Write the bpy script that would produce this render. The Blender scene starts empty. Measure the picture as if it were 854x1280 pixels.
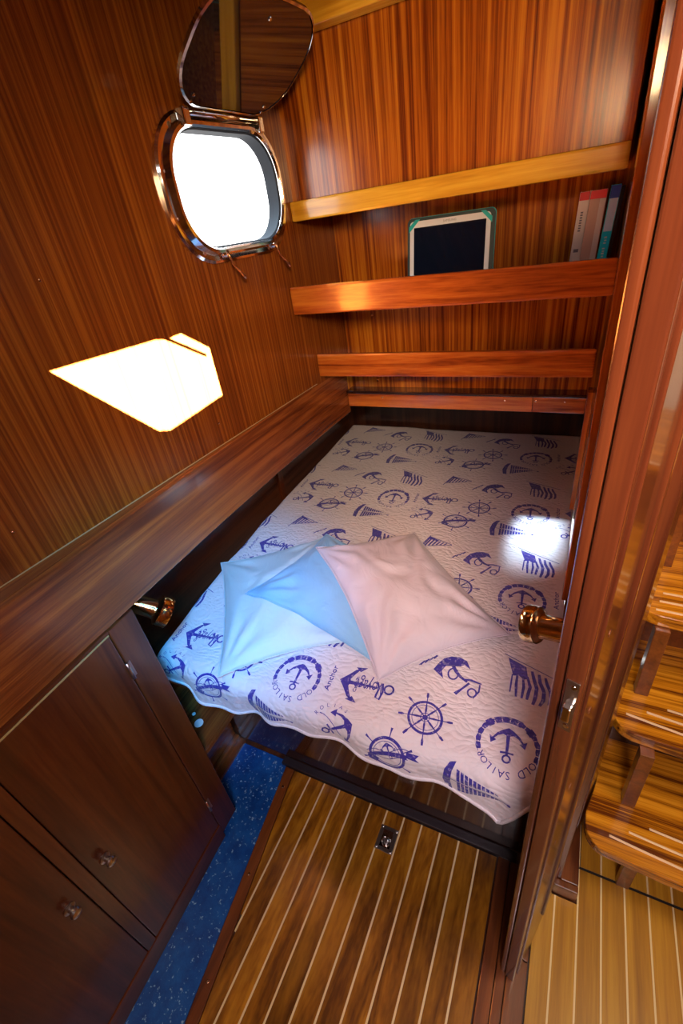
import bpy, bmesh, math, random
from mathutils import Vector, Matrix, noise
from mathutils.bvhtree import BVHTree
from mathutils.geometry import tessellate_polygon

random.seed(7)
S = bpy.context.scene
COL = S.collection
PI = math.pi
sin, cos = math.sin, math.cos

# ------------------------------------------------------------------ camera
cam_d = bpy.data.cameras.new('camera')
cam = bpy.data.objects.new('camera', cam_d)
COL.objects.link(cam)
S.camera = cam
cam_d.sensor_fit = 'VERTICAL'
cam_d.sensor_height = 36.0
cam_d.sensor_width = 24.0
cam_d.lens = 572.0 / 1280.0 * 36.0
cam_d.clip_start = 0.02
cam.matrix_world = Matrix(((0.898, -0.128, 0.420, 0.0),
                           (0.420, 0.534, -0.734, 0.0),
                           (-0.130, 0.836, 0.533, 1.70),
                           (0, 0, 0, 1)))
_r = cam.matrix_world.to_3x3()
_x = _r.col[0].normalized(); _z = (_r.col[2] - _x * _r.col[2].dot(_x)).normalized(); _y = _z.cross(_x)
cam.matrix_world = Matrix(((_x.x, _y.x, _z.x, 0), (_x.y, _y.y, _z.y, 0), (_x.z, _y.z, _z.z, 1.70), (0, 0, 0, 1)))

# ------------------------------------------------------------------ world + lights
S.view_settings.view_transform = 'Standard'
S.view_settings.look = 'None'
S.view_settings.gamma = 1.0
S.view_settings.exposure = 0.0
S.view_settings.use_curve_mapping = False

world = bpy.data.worlds.new('sky'); S.world = world
world.use_nodes = True
wn = world.node_tree.nodes; wl = world.node_tree.links
bg = wn['Background']
tc = wn.new('ShaderNodeTexCoord'); sep = wn.new('ShaderNodeSeparateXYZ'); rmp = wn.new('ShaderNodeValToRGB')
wl.new(tc.outputs['Generated'], sep.inputs[0]); wl.new(sep.outputs['Z'], rmp.inputs[0])
rmp.color_ramp.elements[0].color = (1.0, 0.99, 0.97, 1)
rmp.color_ramp.elements[1].color = (0.72, 0.86, 1.0, 1); rmp.color_ramp.elements[1].position = 0.7
wl.new(rmp.outputs[0], bg.inputs[0]); bg.inputs[1].default_value = 4.5


def lamp(name, kind, loc, aim, energy, color, **kw):
    d = bpy.data.lights.new(name, kind)
    d.energy = energy; d.color = color
    for k, v in kw.items(): setattr(d, k, v)
    o = bpy.data.objects.new(name, d); COL.objects.link(o)
    o.location = loc
    o.rotation_euler = (Vector(aim) - Vector(loc)).to_track_quat('-Z', 'Y').to_euler()
    return o


SUN_D = Vector((-1.0, 0.36, -0.60))
lamp('sun', 'SUN', (2, -0.5, 3), Vector((2, -0.5, 3)) + SUN_D, 560.0, (1.0, 0.97, 0.94), angle=math.radians(0.22))
# added soft area fill behind the camera, with no opening built for it
lamp('rear_fill', 'AREA', (0.24, -0.45, 2.08), (-0.18, 0.90, 0.5), 7.8, (1.0, 0.82, 0.84), shape='RECTANGLE', size=0.4, size_y=0.5, spread=math.radians(90))
# added blue spot, unseen overhead, tinting the near left corner of the berth
lamp('blue_fill_spot', 'SPOT', (0.06, -0.12, 2.08), (-1.00, 0.82, 0.62), 235.0, (0.03, 0.42, 1.0), spot_size=math.radians(30), spot_blend=1.0, shadow_soft_size=0.12)
# added warm spot behind the camera, brightening the back panels and berth
lamp('warm_fill_spot', 'SPOT', (0.23, -0.20, 1.99), (-0.42, 1.50, 1.35), 90.0, (1.0, 0.64, 0.31), spot_size=math.radians(76), spot_blend=0.9, shadow_soft_size=0.12)
# companionway daylight
lamp('companionway_daylight', 'AREA', (0.75, 0.55, 2.12), (0.45, 0.85, 0.3), 15.0, (1.0, 0.80, 0.48), shape='RECTANGLE', size=0.5, size_y=0.6)
# added spot outside the portlight that makes the bright patch on the quilt
_pd = Vector((0.83, 0.20, -1.14)).normalized()
_pp = Vector((-0.89, 1.23, 1.81)) - _pd * 3.5
lamp('bed_patch_spot', 'SPOT', _pp, _pp + _pd + Vector((0.0, 0.008, 0.0)), 5200.0, (0.62, 0.84, 1.0), spot_size=math.radians(4.4), spot_blend=1.0, shadow_soft_size=0.12)


# ------------------------------------------------------------------ materials
def new_mat(name):
    m = bpy.data.materials.new(name); m.use_nodes = True
    nt = m.node_tree
    return m, nt, nt.nodes, nt.links, nt.nodes['Principled BSDF']


def plain(name, col, rough=0.5, metal=0.0, coat=0.0, alpha=None, bump=0.0, bscale=60):
    m, nt, n, l, p = new_mat(name)
    p.inputs['Base Color'].default_value = (*col, 1)
    p.inputs['Roughness'].default_value = rough
    p.inputs['Metallic'].default_value = metal
    p.inputs['Coat Weight'].default_value = coat
    p.inputs['Coat Roughness'].default_value = 0.08
    if bump:
        t = n.new('ShaderNodeTexNoise'); t.inputs['Scale'].default_value = bscale; t.inputs['Detail'].default_value = 4
        c = n.new('ShaderNodeTexCoord'); l.new(c.outputs['Object'], t.inputs['Vector'])
        b = n.new('ShaderNodeBump'); b.inputs['Strength'].default_value = 0.4; b.inputs['Distance'].default_value = bump
        l.new(t.outputs['Fac'], b.inputs['Height']); l.new(b.outputs[0], p.inputs['Normal'])
    return m


def wood(name, dark, mid, light, grain='Z', stripe=55.0, along=0.5, rough=0.22, coat=0.6, wave=0.35, contrast=1.0, vary=0.0, rot=0.0, croughness=0.10):
    """varnished mahogany: ribbon stripes across the grain, fine fibres, slow drift of tone"""
    m, nt, n, l, p = new_mat(name)
    c = n.new('ShaderNodeTexCoord')
    oi = n.new('ShaderNodeObjectInfo')
    mp = n.new('ShaderNodeMapping')
    mp.inputs['Rotation'].default_value = (0, 0, rot)
    l.new(c.outputs['Object'], mp.inputs['Vector'])
    off = n.new('ShaderNodeCombineXYZ')
    mul = n.new('ShaderNodeMath'); mul.operation = 'MULTIPLY'; mul.inputs[1].default_value = 13.7
    l.new(oi.outputs['Random'], mul.inputs[0])
    for i in range(3): l.new(mul.outputs[0], off.inputs[i])
    add = n.new('ShaderNodeVectorMath'); add.operation = 'ADD'
    l.new(mp.outputs[0], add.inputs[0]); l.new(off.outputs[0], add.inputs[1])

    def scaled(s_across, s_along):
        v = n.new('ShaderNodeVectorMath'); v.operation = 'MULTIPLY'
        sc = [s_across] * 3; sc['XYZ'.index(grain)] = s_along
        v.inputs[1].default_value = sc
        l.new(add.outputs[0], v.inputs[0]); return v.outputs[0]
    n1 = n.new('ShaderNodeTexNoise'); n1.inputs['Scale'].default_value = 1.0; n1.inputs['Detail'].default_value = 3.0; n1.inputs['Roughness'].default_value = 0.6
    n1.inputs['Distortion'].default_value = wave
    l.new(scaled(stripe, along), n1.inputs['Vector'])
    n2 = n.new('ShaderNodeTexNoise'); n2.inputs['Scale'].default_value = 1.0; n2.inputs['Detail'].default_value = 4.0
    l.new(scaled(stripe * 9, along * 14), n2.inputs['Vector'])
    n3 = n.new('ShaderNodeTexNoise'); n3.inputs['Scale'].default_value = 1.0; n3.inputs['Detail'].default_value = 2.0
    l.new(scaled(3.2, 1.2), n3.inputs['Vector'])
    mx = n.new('ShaderNodeMath'); mx.operation = 'MULTIPLY_ADD'; mx.inputs[1].default_value = 0.30
    l.new(n2.outputs['Fac'], mx.inputs[0]); l.new(n1.outputs['Fac'], mx.inputs[2])
    m3 = n.new('ShaderNodeMath'); m3.operation = 'MULTIPLY_ADD'; m3.inputs[1].default_value = 0.30
    l.new(n3.outputs['Fac'], m3.inputs[0]); l.new(mx.outputs[0], m3.inputs[2])
    r = n.new('ShaderNodeValToRGB')
    e = r.color_ramp.elements
    h = 0.15 / contrast; mid_p = 0.80
    e[0].position = mid_p - h; e[0].color = (*dark, 1)
    e[1].position = mid_p + h; e[1].color = (*light, 1)
    k = e.new(mid_p); k.color = (*mid, 1)
    l.new(m3.outputs[0], r.inputs[0])
    outc = r.outputs[0]
    if vary:
        mr = n.new('ShaderNodeMapRange'); mr.inputs['To Min'].default_value = 1 - vary; mr.inputs['To Max'].default_value = 1 + vary
        l.new(oi.outputs['Random'], mr.inputs['Value'])
        hs = n.new('ShaderNodeHueSaturation'); l.new(mr.outputs[0], hs.inputs['Value']); l.new(outc, hs.inputs['Color'])
        outc = hs.outputs[0]
    l.new(outc, p.inputs['Base Color'])
    p.inputs['Roughness'].default_value = rough
    p.inputs['Coat Weight'].default_value = coat
    p.inputs['Coat Roughness'].default_value = croughness
    p.inputs['Specular IOR Level'].default_value = 0.45
    b = n.new('ShaderNodeBump'); b.inputs['Strength'].default_value = 0.12; b.inputs['Distance'].default_value = 0.001
    l.new(n2.outputs['Fac'], b.inputs['Height']); l.new(b.outputs[0], p.inputs['Normal'])
    return m


M = {}
D_, M_, L_ = (0.13, 0.022, 0.003), (0.36, 0.090, 0.006), (0.56, 0.20, 0.012)
M['ply_z'] = wood('mahogany_ply', D_, M_, L_, 'Z', 85, 0.9, wave=0.25, contrast=0.85, croughness=0.2)
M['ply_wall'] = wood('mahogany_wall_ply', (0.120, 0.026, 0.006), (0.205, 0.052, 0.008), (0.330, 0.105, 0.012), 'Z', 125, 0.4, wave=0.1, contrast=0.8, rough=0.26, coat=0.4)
M['trim_x'] = wood('mahogany_trim_x', (0.20, 0.036, 0.006), (0.42, 0.095, 0.011), (0.58, 0.18, 0.02), 'X', 24, 1.2, wave=0.9, contrast=0.9)
M['trim_y'] = wood('mahogany_trim_y', (0.10, 0.022, 0.008), (0.20, 0.050, 0.012), (0.32, 0.095, 0.018), 'Y', 42, 0.8, wave=0.5, contrast=0.9)
M['trim_z'] = wood('mahogany_trim_z', (0.20, 0.036, 0.005), (0.38, 0.085, 0.009), (0.52, 0.15, 0.014), 'Z', 26, 0.6, wave=0.6, contrast=0.8)
M['door_z'] = wood('dark_mahogany_door', (0.050, 0.011, 0.005), (0.088, 0.022, 0.009), (0.13, 0.036, 0.012), 'Z', 26, 0.6, wave=0.6, contrast=0.8, rough=0.25)
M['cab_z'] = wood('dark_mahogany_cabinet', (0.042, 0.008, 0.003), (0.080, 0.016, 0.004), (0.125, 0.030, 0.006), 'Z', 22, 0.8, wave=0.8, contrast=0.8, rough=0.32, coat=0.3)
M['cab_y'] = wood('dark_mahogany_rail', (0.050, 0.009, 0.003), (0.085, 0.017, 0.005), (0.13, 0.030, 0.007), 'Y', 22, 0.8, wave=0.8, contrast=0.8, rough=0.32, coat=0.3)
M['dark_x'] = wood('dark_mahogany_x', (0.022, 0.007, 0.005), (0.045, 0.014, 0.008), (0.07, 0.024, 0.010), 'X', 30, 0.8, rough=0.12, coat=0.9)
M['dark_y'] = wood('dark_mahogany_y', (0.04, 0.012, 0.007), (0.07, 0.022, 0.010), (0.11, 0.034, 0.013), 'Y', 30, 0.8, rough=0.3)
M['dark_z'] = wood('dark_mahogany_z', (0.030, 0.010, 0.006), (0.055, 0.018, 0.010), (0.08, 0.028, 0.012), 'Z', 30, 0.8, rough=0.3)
M['light_x'] = wood('pale_oak_trim', (0.48, 0.20, 0.014), (0.68, 0.35, 0.026), (0.80, 0.47, 0.045), 'X', 30, 1.0, wave=0.7, contrast=0.7)
M['plank'] = wood('teak_plank', (0.12, 0.038, 0.004), (0.26, 0.092, 0.006), (0.42, 0.170, 0.011), 'Y', 14, 2.2, wave=1.2, contrast=0.9, rough=0.26, coat=0.6, vary=0.30, croughness=0.2)
M['plank2'] = wood('worn_teak_plank', (0.30, 0.120, 0.009), (0.45, 0.20, 0.013), (0.56, 0.28, 0.022), 'Y', 30, 0.9, wave=0.8, contrast=0.6, rough=0.38, coat=0.2, vary=0.10)
M['sill'] = wood('mahogany_sill', (0.09, 0.022, 0.007), (0.17, 0.045, 0.010), (0.26, 0.075, 0.014), 'Y', 26, 1.0, wave=0.5, contrast=0.7, rough=0.3)
M['tread'] = wood('teak_tread', (0.12, 0.026, 0.004), (0.52, 0.18, 0.008), (0.72, 0.30, 0.018), 'X', 75, 1.0, wave=0.25, contrast=1.0, rough=0.18, coat=0.8)
M['shelf_y'] = wood('mahogany_locker', (0.09, 0.022, 0.008), (0.17, 0.045, 0.012), (0.25, 0.08, 0.018), 'Y', 45, 0.6, rough=0.14, coat=0.8)
M['ceil'] = wood('mahogany_ceiling', (0.12, 0.035, 0.010), (0.22, 0.075, 0.018), (0.30, 0.11, 0.025), 'Y', 30, 0.6)
M['worn'] = plain('worn_dark_trim', (0.030, 0.022, 0.028), 0.35, coat=0.3, bump=0.002, bscale=35)
M['seam'] = plain('holly_seam', (0.80, 0.60, 0.30), 0.45)
M['inlay'] = plain('pale_grip_strip', (0.78, 0.52, 0.30), 0.3, coat=0.4)
M['black_gap'] = plain('dark_gap', (0.012, 0.008, 0.007), 0.7)
M['caulk'] = plain('pale_caulk', (0.42, 0.30, 0.12), 0.6)
M['chrome'] = plain('polished_chrome', (0.80, 0.78, 0.76), 0.08, 1.0)
M['steel'] = plain('satin_steel', (0.55, 0.50, 0.46), 0.28, 1.0)
M['brass'] = plain('polished_brass', (0.90, 0.70, 0.34), 0.12, 1.0)
M['bronze'] = plain('copper_bolt', (0.62, 0.33, 0.20), 0.25, 1.0)
M['rubber'] = plain('black_gasket', (0.008, 0.012, 0.020), 0.8)
M['white_plastic'] = plain('white_plastic', (0.85, 0.85, 0.85), 0.35)
M['teal'] = plain('teal_strap', (0.0, 0.42, 0.42), 0.5)
M['case'] = plain('dark_case', (0.016, 0.040, 0.045), 0.5)
M['screen'] = plain('dark_screen', (0.004, 0.008, 0.022), 0.06)
M['bezel'] = plain('white_bezel', (0.75, 0.78, 0.82), 0.25)
M['grey_print'] = plain('grey_print', (0.18, 0.19, 0.2), 0.4)
M['black_print'] = plain('black_print', (0.02, 0.02, 0.02), 0.5)
M['white_wall'] = plain('off_white_panel', (0.72, 0.68, 0.62), 0.5)
M['mattress'] = plain('mattress_cover', (0.55, 0.52, 0.5), 0.9)
M['bk_white'] = plain('white_cover', (0.80, 0.76, 0.66), 0.4)
M['bk_beige'] = plain('beige_cover', (0.66, 0.46, 0.34), 0.4)
M['bk_red'] = plain('red_band', (0.72, 0.03, 0.035), 0.4)
M['bk_cyan'] = plain('cyan_cover', (0.01, 0.75, 0.95), 0.35)
M['bk_sky'] = plain('sky_blue_cover', (0.55, 0.75, 1.0), 0.35)
M['bk_blue'] = plain('deep_blue_cover', (0.03, 0.07, 0.42), 0.35)
M['bk_dark'] = plain('dark_cover', (0.012, 0.010, 0.016), 0.4)
M['paper'] = plain('page_block', (0.75, 0.70, 0.58), 0.8)


def glass_dark():
    m, nt, n, l, p = new_mat('smoked_glass')
    p.inputs['Base Color'].default_value = (0.018, 0.016, 0.018, 1)
    p.inputs['Roughness'].default_value = 0.03
    p.inputs['Transmission Weight'].default_value = 0.25
    p.inputs['Coat Weight'].default_value = 1.0
    return m


M['glass'] = glass_dark()


def blue_paint():
    m, nt, n, l, p = new_mat('blue_paint')
    c = n.new('ShaderNodeTexCoord')
    t = n.new('ShaderNodeTexNoise'); t.inputs['Scale'].default_value = 9; t.inputs['Detail'].default_value = 8; t.inputs['Roughness'].default_value = 0.7
    l.new(c.outputs['Object'], t.inputs['Vector'])
    r = n.new('ShaderNodeValToRGB'); e = r.color_ramp.elements
    e[0].position = 0.35; e[0].color = (0.004, 0.045, 0.24, 1); e[1].position = 0.66; e[1].color = (0.012, 0.13, 0.48, 1)
    l.new(t.outputs['Fac'], r.inputs[0])
    v = n.new('ShaderNodeTexNoise'); v.inputs['Scale'].default_value = 110; v.inputs['Detail'].default_value = 3
    l.new(c.outputs['Object'], v.inputs['Vector'])
    g = n.new('ShaderNodeValToRGB'); g.color_ramp.elements[0].position = 0.62; g.color_ramp.elements[1].position = 0.70
    l.new(v.outputs['Fac'], g.inputs[0])
    mx = n.new('ShaderNodeMix'); mx.data_type = 'RGBA'
    l.new(g.outputs[0], mx.inputs['Factor']); l.new(r.outputs[0], mx.inputs[6]); mx.inputs[7].default_value = (0.30, 0.50, 0.75, 1)
    l.new(mx.outputs[2], p.inputs['Base Color'])
    p.inputs['Roughness'].default_value = 0.28; p.inputs['Coat Weight'].default_value = 0.5
    b = n.new('ShaderNodeBump'); b.inputs['Strength'].default_value = 0.6; b.inputs['Distance'].default_value = 0.0015
    v2 = n.new('ShaderNodeTexNoise'); v2.inputs['Scale'].default_value = 160; v2.inputs['Detail'].default_value = 2
    l.new(c.outputs['Object'], v2.inputs['Vector'])
    l.new(v2.outputs['Fac'], b.inputs['Height']); l.new(b.outputs[0], p.inputs['Normal'])
    return m


M['blue'] = blue_paint()


def cloth(name, col, quilt=False, ink=False, rough=0.85):
    m, nt, n, l, p = new_mat(name)
    c = n.new('ShaderNodeTexCoord')
    p.inputs['Roughness'].default_value = rough
    p.inputs['Base Color'].default_value = (*col, 1)
    p.inputs['Sheen Weight'].default_value = 0.25
    b = n.new('ShaderNodeBump')
    if quilt:
        w = n.new('ShaderNodeTexNoise'); w.inputs['Scale'].default_value = 14; w.inputs['Detail'].default_value = 1
        l.new(c.outputs['Object'], w.inputs['Vector'])
        mixv = n.new('ShaderNodeVectorMath'); mixv.operation = 'MULTIPLY_ADD'; mixv.inputs[1].default_value = (0.05, 0.05, 0.05)
        l.new(w.outputs['Color'], mixv.inputs[0]); l.new(c.outputs['Object'], mixv.inputs[2])
        st = n.new('ShaderNodeVectorMath'); st.operation = 'MULTIPLY'; st.inputs[1].default_value = (55, 95, 60)
        l.new(mixv.outputs[0], st.inputs[0])
        v = n.new('ShaderNodeTexVoronoi'); v.inputs['Scale'].default_value = 1.0
        l.new(st.outputs[0], v.inputs['Vector'])
        inv = n.new('ShaderNodeMath'); inv.operation = 'SUBTRACT'; inv.inputs[0].default_value = 1.0
        l.new(v.outputs['Distance'], inv.inputs[1])
        l.new(inv.outputs[0], b.inputs['Height'])
        b.inputs['Strength'].default_value = 0.9; b.inputs['Distance'].default_value = 0.0042
    else:
        v = n.new('ShaderNodeTexNoise'); v.inputs['Scale'].default_value = 9; v.inputs['Detail'].default_value = 3
        v.inputs['Distortion'].default_value = 1.2
        l.new(c.outputs['Object'], v.inputs['Vector']); l.new(v.outputs['Fac'], b.inputs['Height'])
        b.inputs['Strength'].default_value = 0.5; b.inputs['Distance'].default_value = 0.014
    l.new(b.outputs[0], p.inputs['Normal'])
    if ink:
        t = n.new('ShaderNodeTexNoise'); t.inputs['Scale'].default_value = 120; t.inputs['Detail'].default_value = 3
        l.new(c.outputs['Object'], t.inputs['Vector'])
        r = n.new('ShaderNodeValToRGB'); r.color_ramp.elements[0].position = 0.57; r.color_ramp.elements[1].position = 0.68
        r.color_ramp.elements[0].color = (0.038, 0.026, 0.32, 1); r.color_ramp.elements[1].color = (0.30, 0.27, 0.52, 1)
        l.new(t.outputs['Fac'], r.inputs[0]); l.new(r.outputs[0], p.inputs['Base Color'])
    return m


M['quilt'] = cloth('quilted_cotton', (0.80, 0.74, 0.79), quilt=True)
M['ink'] = cloth('blue_ink', (0.05, 0.03, 0.30), quilt=True, ink=True)
M['pil_white'] = cloth('white_cotton', (0.58, 0.70, 0.76), rough=0.7)
M['pil_blue'] = cloth('pale_blue_cotton', (0.24, 0.50, 0.76), rough=0.7)
M['pil_pink'] = cloth('pale_pink_cotton', (0.68, 0.62, 0.75), rough=0.7)


# ------------------------------------------------------------------ helpers
def wloc(o):
    v = Vector((0, 0, 0))
    while o is not None:
        v += o.location; o = o.parent
    return v


def link(name, me, mat=None, parent=None, origin=None, smooth=False):
    """verts of `me` are in world space; the object's origin goes to `origin` (centre of its box by default)"""
    if origin is None:
        xs = [v.co for v in me.vertices]
        lo = Vector((min(c.x for c in xs), min(c.y for c in xs), min(c.z for c in xs)))
        hi = Vector((max(c.x for c in xs), max(c.y for c in xs), max(c.z for c in xs)))
        origin = (lo + hi) / 2
    me.transform(Matrix.Translation(-Vector(origin)))
    if mat: me.materials.append(M[mat])
    if smooth:
        me.polygons.foreach_set('use_smooth', [True] * len(me.polygons))
    o = bpy.data.objects.new(name, me); COL.objects.link(o)
    if parent is not None:
        o.parent = parent; o.location = Vector(origin) - wloc(parent)
    else: o.location = origin
    return o


def from_bm(name, bm, mat=None, parent=None, smooth=False, origin=None):
    bmesh.ops.recalc_face_normals(bm, faces=bm.faces[:])
    me = bpy.data.meshes.new(name); bm.to_mesh(me); bm.free()
    return link(name, me, mat, parent, origin, smooth)


def bev(bm, w, seg=2):
    if w > 0:
        bmesh.ops.bevel(bm, geom=bm.edges[:] , offset=w, segments=seg, profile=0.6, affect='EDGES', clamp_overlap=True)


def bm_box(bm, x, y, z):
    vs = [bm.verts.new((a, b, c)) for a in x for b in y for c in z]
    for f in ((0, 1, 3, 2), (4, 6, 7, 5), (0, 4, 5, 1), (2, 3, 7, 6), (0, 2, 6, 4), (1, 5, 7, 3)):
        bm.faces.new([vs[i] for i in f])


def box(name, x, y, z, mat, parent=None, bevel=0.002):
    bm = bmesh.new(); bm_box(bm, x, y, z)
    bmesh.ops.recalc_face_normals(bm, faces=bm.faces[:])
    bev(bm, bevel)
    return from_bm(name, bm, mat, parent)


def prism(name, poly, lo, hi, mat, parent=None, bevel=0.002, axis='z', smooth=False, seg=2):
    """extrude a polygon; axis z: poly is (x,y); axis y: (x,z); axis x: (y,z)"""
    def P(a, b, h):
        return {'z': (a, b, h), 'y': (a, h, b), 'x': (h, a, b)}[axis]
    bm = bmesh.new()
    b0 = [bm.verts.new(P(a, b, lo)) for a, b in poly]; b1 = [bm.verts.new(P(a, b, hi)) for a, b in poly]
    nn = len(poly)
    bm.faces.new(b0); bm.faces.new(b1)
    for i in range(nn): bm.faces.new((b0[i], b0[(i + 1) % nn], b1[(i + 1) % nn], b1[i]))
    bmesh.ops.recalc_face_normals(bm, faces=bm.faces[:])
    if bevel: 
        es = [e for e in bm.edges if len(e.link_faces) == 2 and e.calc_face_angle(0) > 0.5]
        bmesh.ops.bevel(bm, geom=es, offset=bevel, segments=seg, profile=0.6, affect='EDGES', clamp_overlap=True)
    return from_bm(name, bm, mat, parent, smooth)


def lathe_bm(bm, base, axis, prof, seg=28):
    """prof: list of (distance along axis, radius)"""
    axis = Vector(axis).normalized(); base = Vector(base)
    u = axis.orthogonal().normalized(); v = axis.cross(u)
    rings = []
    for d, r in prof:
        if r < 1e-5: rings.append([bm.verts.new(base + axis * d)])
        else: rings.append([bm.verts.new(base + axis * d + (u * cos(2 * PI * k / seg) + v * sin(2 * PI * k / seg)) * r) for k in range(seg)])
    for a, b in zip(rings, rings[1:]):
        for k in range(seg):
            k2 = (k + 1) % seg
            if len(a) == 1 and len(b) == 1: continue
            if len(a) == 1: bm.faces.new((a[0], b[k], b[k2]))
            elif len(b) == 1: bm.faces.new((a[k], a[k2], b[0]))
            else: bm.faces.new((a[k], a[k2], b[k2], b[k]))


def lathe(name, base, axis, prof, mat, parent=None, seg=28):
    bm = bmesh.new(); lathe_bm(bm, base, axis, prof, seg)
    o = from_bm(name, bm, mat, parent, True)
    return autosmooth(o)


def autosmooth(o, ang=0.7):
    me = o.data
    bm = bmesh.new(); bm.from_mesh(me)
    for e in bm.edges:
        if len(e.link_faces) == 2 and e.calc_face_angle(0) > ang: e.smooth = False
    bm.to_mesh(me); bm.free()
    return o


def tube_bm(bm, pts, r, seg=10, closed=False):
    pts = [Vector(p) for p in pts]; nn = len(pts); rings = []
    up = None
    for i, p in enumerate(pts):
        if closed: t = (pts[(i + 1) % nn] - pts[i - 1]).normalized()
        else: t = (pts[min(i + 1, nn - 1)] - pts[max(i - 1, 0)]).normalized()
        if up is None: up = t.orthogonal().normalized()
        up = (up - t * up.dot(t)).normalized(); w = t.cross(up)
        rr = r[i] if isinstance(r, (list, tuple)) else r
        rings.append([bm.verts.new(p + (up * cos(2 * PI * k / seg) + w * sin(2 * PI * k / seg)) * rr) for k in range(seg)])
    m = nn if closed else nn - 1
    for i in range(m):
        a, b = rings[i], rings[(i + 1) % nn]
        for k in range(seg): bm.faces.new((a[k], a[(k + 1) % seg], b[(k + 1) % seg], b[k]))
    if not closed:
        bm.faces.new(rings[0]); bm.faces.new(rings[-1])


def tube(name, pts, r, mat, parent=None, seg=10, closed=False):
    bm = bmesh.new(); tube_bm(bm, pts, r, seg, closed)
    return from_bm(name, bm, mat, parent, True)


def empty(name, loc, label=None, cat=None, group=None, kind=None):
    o = bpy.data.objects.new(name, None); COL.objects.link(o); o.location = loc; o.empty_display_size = 0.05
    return tag(o, label, cat, group, kind)


def tag(o, label=None, cat=None, group=None, kind=None):
    for k, v in (('label', label), ('category', cat), ('group', group), ('kind', kind)):
        if v: o[k] = v
    return o


def struct(o):
    o['kind'] = 'structure'; return o


def screw(p, axis, parent, r=0.0035, mat='brass', name='screw'):
    return lathe(name, p, axis, [(0, r), (0.001, r), (0.0018, r * 0.6), (0.0018, 0)], mat, parent, 12)


def text_tris(body, size, font_scale=1.0):
    """returns (verts2d, faces) of a text, centred"""
    cu = bpy.data.curves.new('t', 'FONT'); cu.body = body; cu.size = size; cu.resolution_u = 2
    cu.align_x = 'CENTER'; cu.align_y = 'CENTER'
    o = bpy.data.objects.new('t', cu); COL.objects.link(o)
    dg = bpy.context.evaluated_depsgraph_get()
    me = bpy.data.meshes.new_from_object(o.evaluated_get(dg))
    vs = [(v.co.x, v.co.y) for v in me.vertices]; fs = [tuple(p.vertices) for p in me.polygons]
    bpy.data.objects.remove(o); bpy.data.curves.remove(cu); bpy.data.meshes.remove(me)
    return vs, fs


def text_obj(name, body, size, origin, right, up, mat, parent, lift=0.0006, sx=1.0):
    vs, fs = text_tris(body, size)
    right = Vector(right).normalized(); up = Vector(up).normalized(); nrm = right.cross(up)
    me = bpy.data.meshes.new(name)
    me.from_pydata([Vector(origin) + right * a * sx + up * b + nrm * lift for a, b in vs], [], fs)
    return link(name, me, mat, parent)


def xl_wall(y):      # left wall panelling (it closes in slightly towards the bow)
    return -0.938 + (y - 0.291) * (0.0710 / 1.221)


def lerp_table(t, xs):
    if t <= xs[0][0]:
        (a, b), (c, d) = xs[0], xs[1]
    elif t >= xs[-1][0]:
        (a, b), (c, d) = xs[-2], xs[-1]
    else:
        for (a, b), (c, d) in zip(xs, xs[1:]):
            if a <= t <= c: break
    return b + (d - b) * (t - a) / (c - a)


FAS = [(-0.9, -0.840), (0.251, -0.872), (0.786, -0.883), (1.134, -0.881), (1.49, -0.870), (1.74, -0.858)]
def xf(y): return lerp_table(y, FAS)        # inboard face of the long rail


def xc(y): return -0.855 - 0.0409 * (y + 0.0)   # cabinet front


# ------------------------------------------------------------------ walls, floor, ceiling
CEIL = 2.17
# portlight opening in the left wall
PC_Y, PC_Z, PW, PH = 1.215, 1.803, 0.412, 0.250


def rrect(cy, cz, w, h, r, n=10):
    out = []
    for qx, qz, a0 in ((1, 1, 0), (-1, 1, PI / 2), (-1, -1, PI), (1, -1, 1.5 * PI)):
        for k in range(n + 1):
            a = a0 + PI / 2 * k / n
            out.append((cy + qx * (w / 2 - r) + r * cos(a), cz + qz * (h / 2 - r) + r * sin(a)))
    return out


def plate_with_hole(name, outer, inner, lo, hi, mapf, mat, parent=None):
    """outer/inner 2-D loops; mapf(a, b, h) gives the 3-D point"""
    bm = bmesh.new()
    polys = [[Vector((a, b, 0)) for a, b in outer], [Vector((a, b, 0)) for a, b in inner]]
    tris = tessellate_polygon(polys)
    flat = [p for q in (outer, inner) for p in q]
    v0 = [bm.verts.new(mapf(a, b, lo)) for a, b in flat]; v1 = [bm.verts.new(mapf(a, b, hi)) for a, b in flat]
    for t in tris:
        bm.faces.new([v0[i] for i in t]); bm.faces.new([v1[i] for i in reversed(t)])
    def side(s, n):
        for i in range(n):
            j = (i + 1) % n
            bm.faces.new((v0[s + i], v0[s + j], v1[s + j], v1[s + i]))
    side(0, len(outer)); side(len(outer), len(inner))
    return from_bm(name, bm, mat, parent)


hole = rrect(PC_Y, PC_Z, PW, PH, 0.105)
Y0, Y1 = -1.0, 1.765
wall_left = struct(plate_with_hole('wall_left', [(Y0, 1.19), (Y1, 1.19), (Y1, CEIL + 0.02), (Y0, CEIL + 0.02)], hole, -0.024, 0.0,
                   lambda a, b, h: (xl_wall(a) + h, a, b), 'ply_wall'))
for q in ((0.36, 1.17 + 0.11), (0.62, 1.68), (0.95, 1.26)):
    screw((xl_wall(q[0]), q[0], q[1]), (1, 0, 0), wall_left, 0.003, 'bronze')
# pale caulk bead where the panelling meets the rail
bm = bmesh.new()
tube_bm(bm, [(xl_wall(y) + 0.001, y, 1.197) for y in (-0.9, 0, 0.7, 1.48)], 0.0013, 6)
from_bm('caulk_bead', bm, 'caulk', wall_left)

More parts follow.
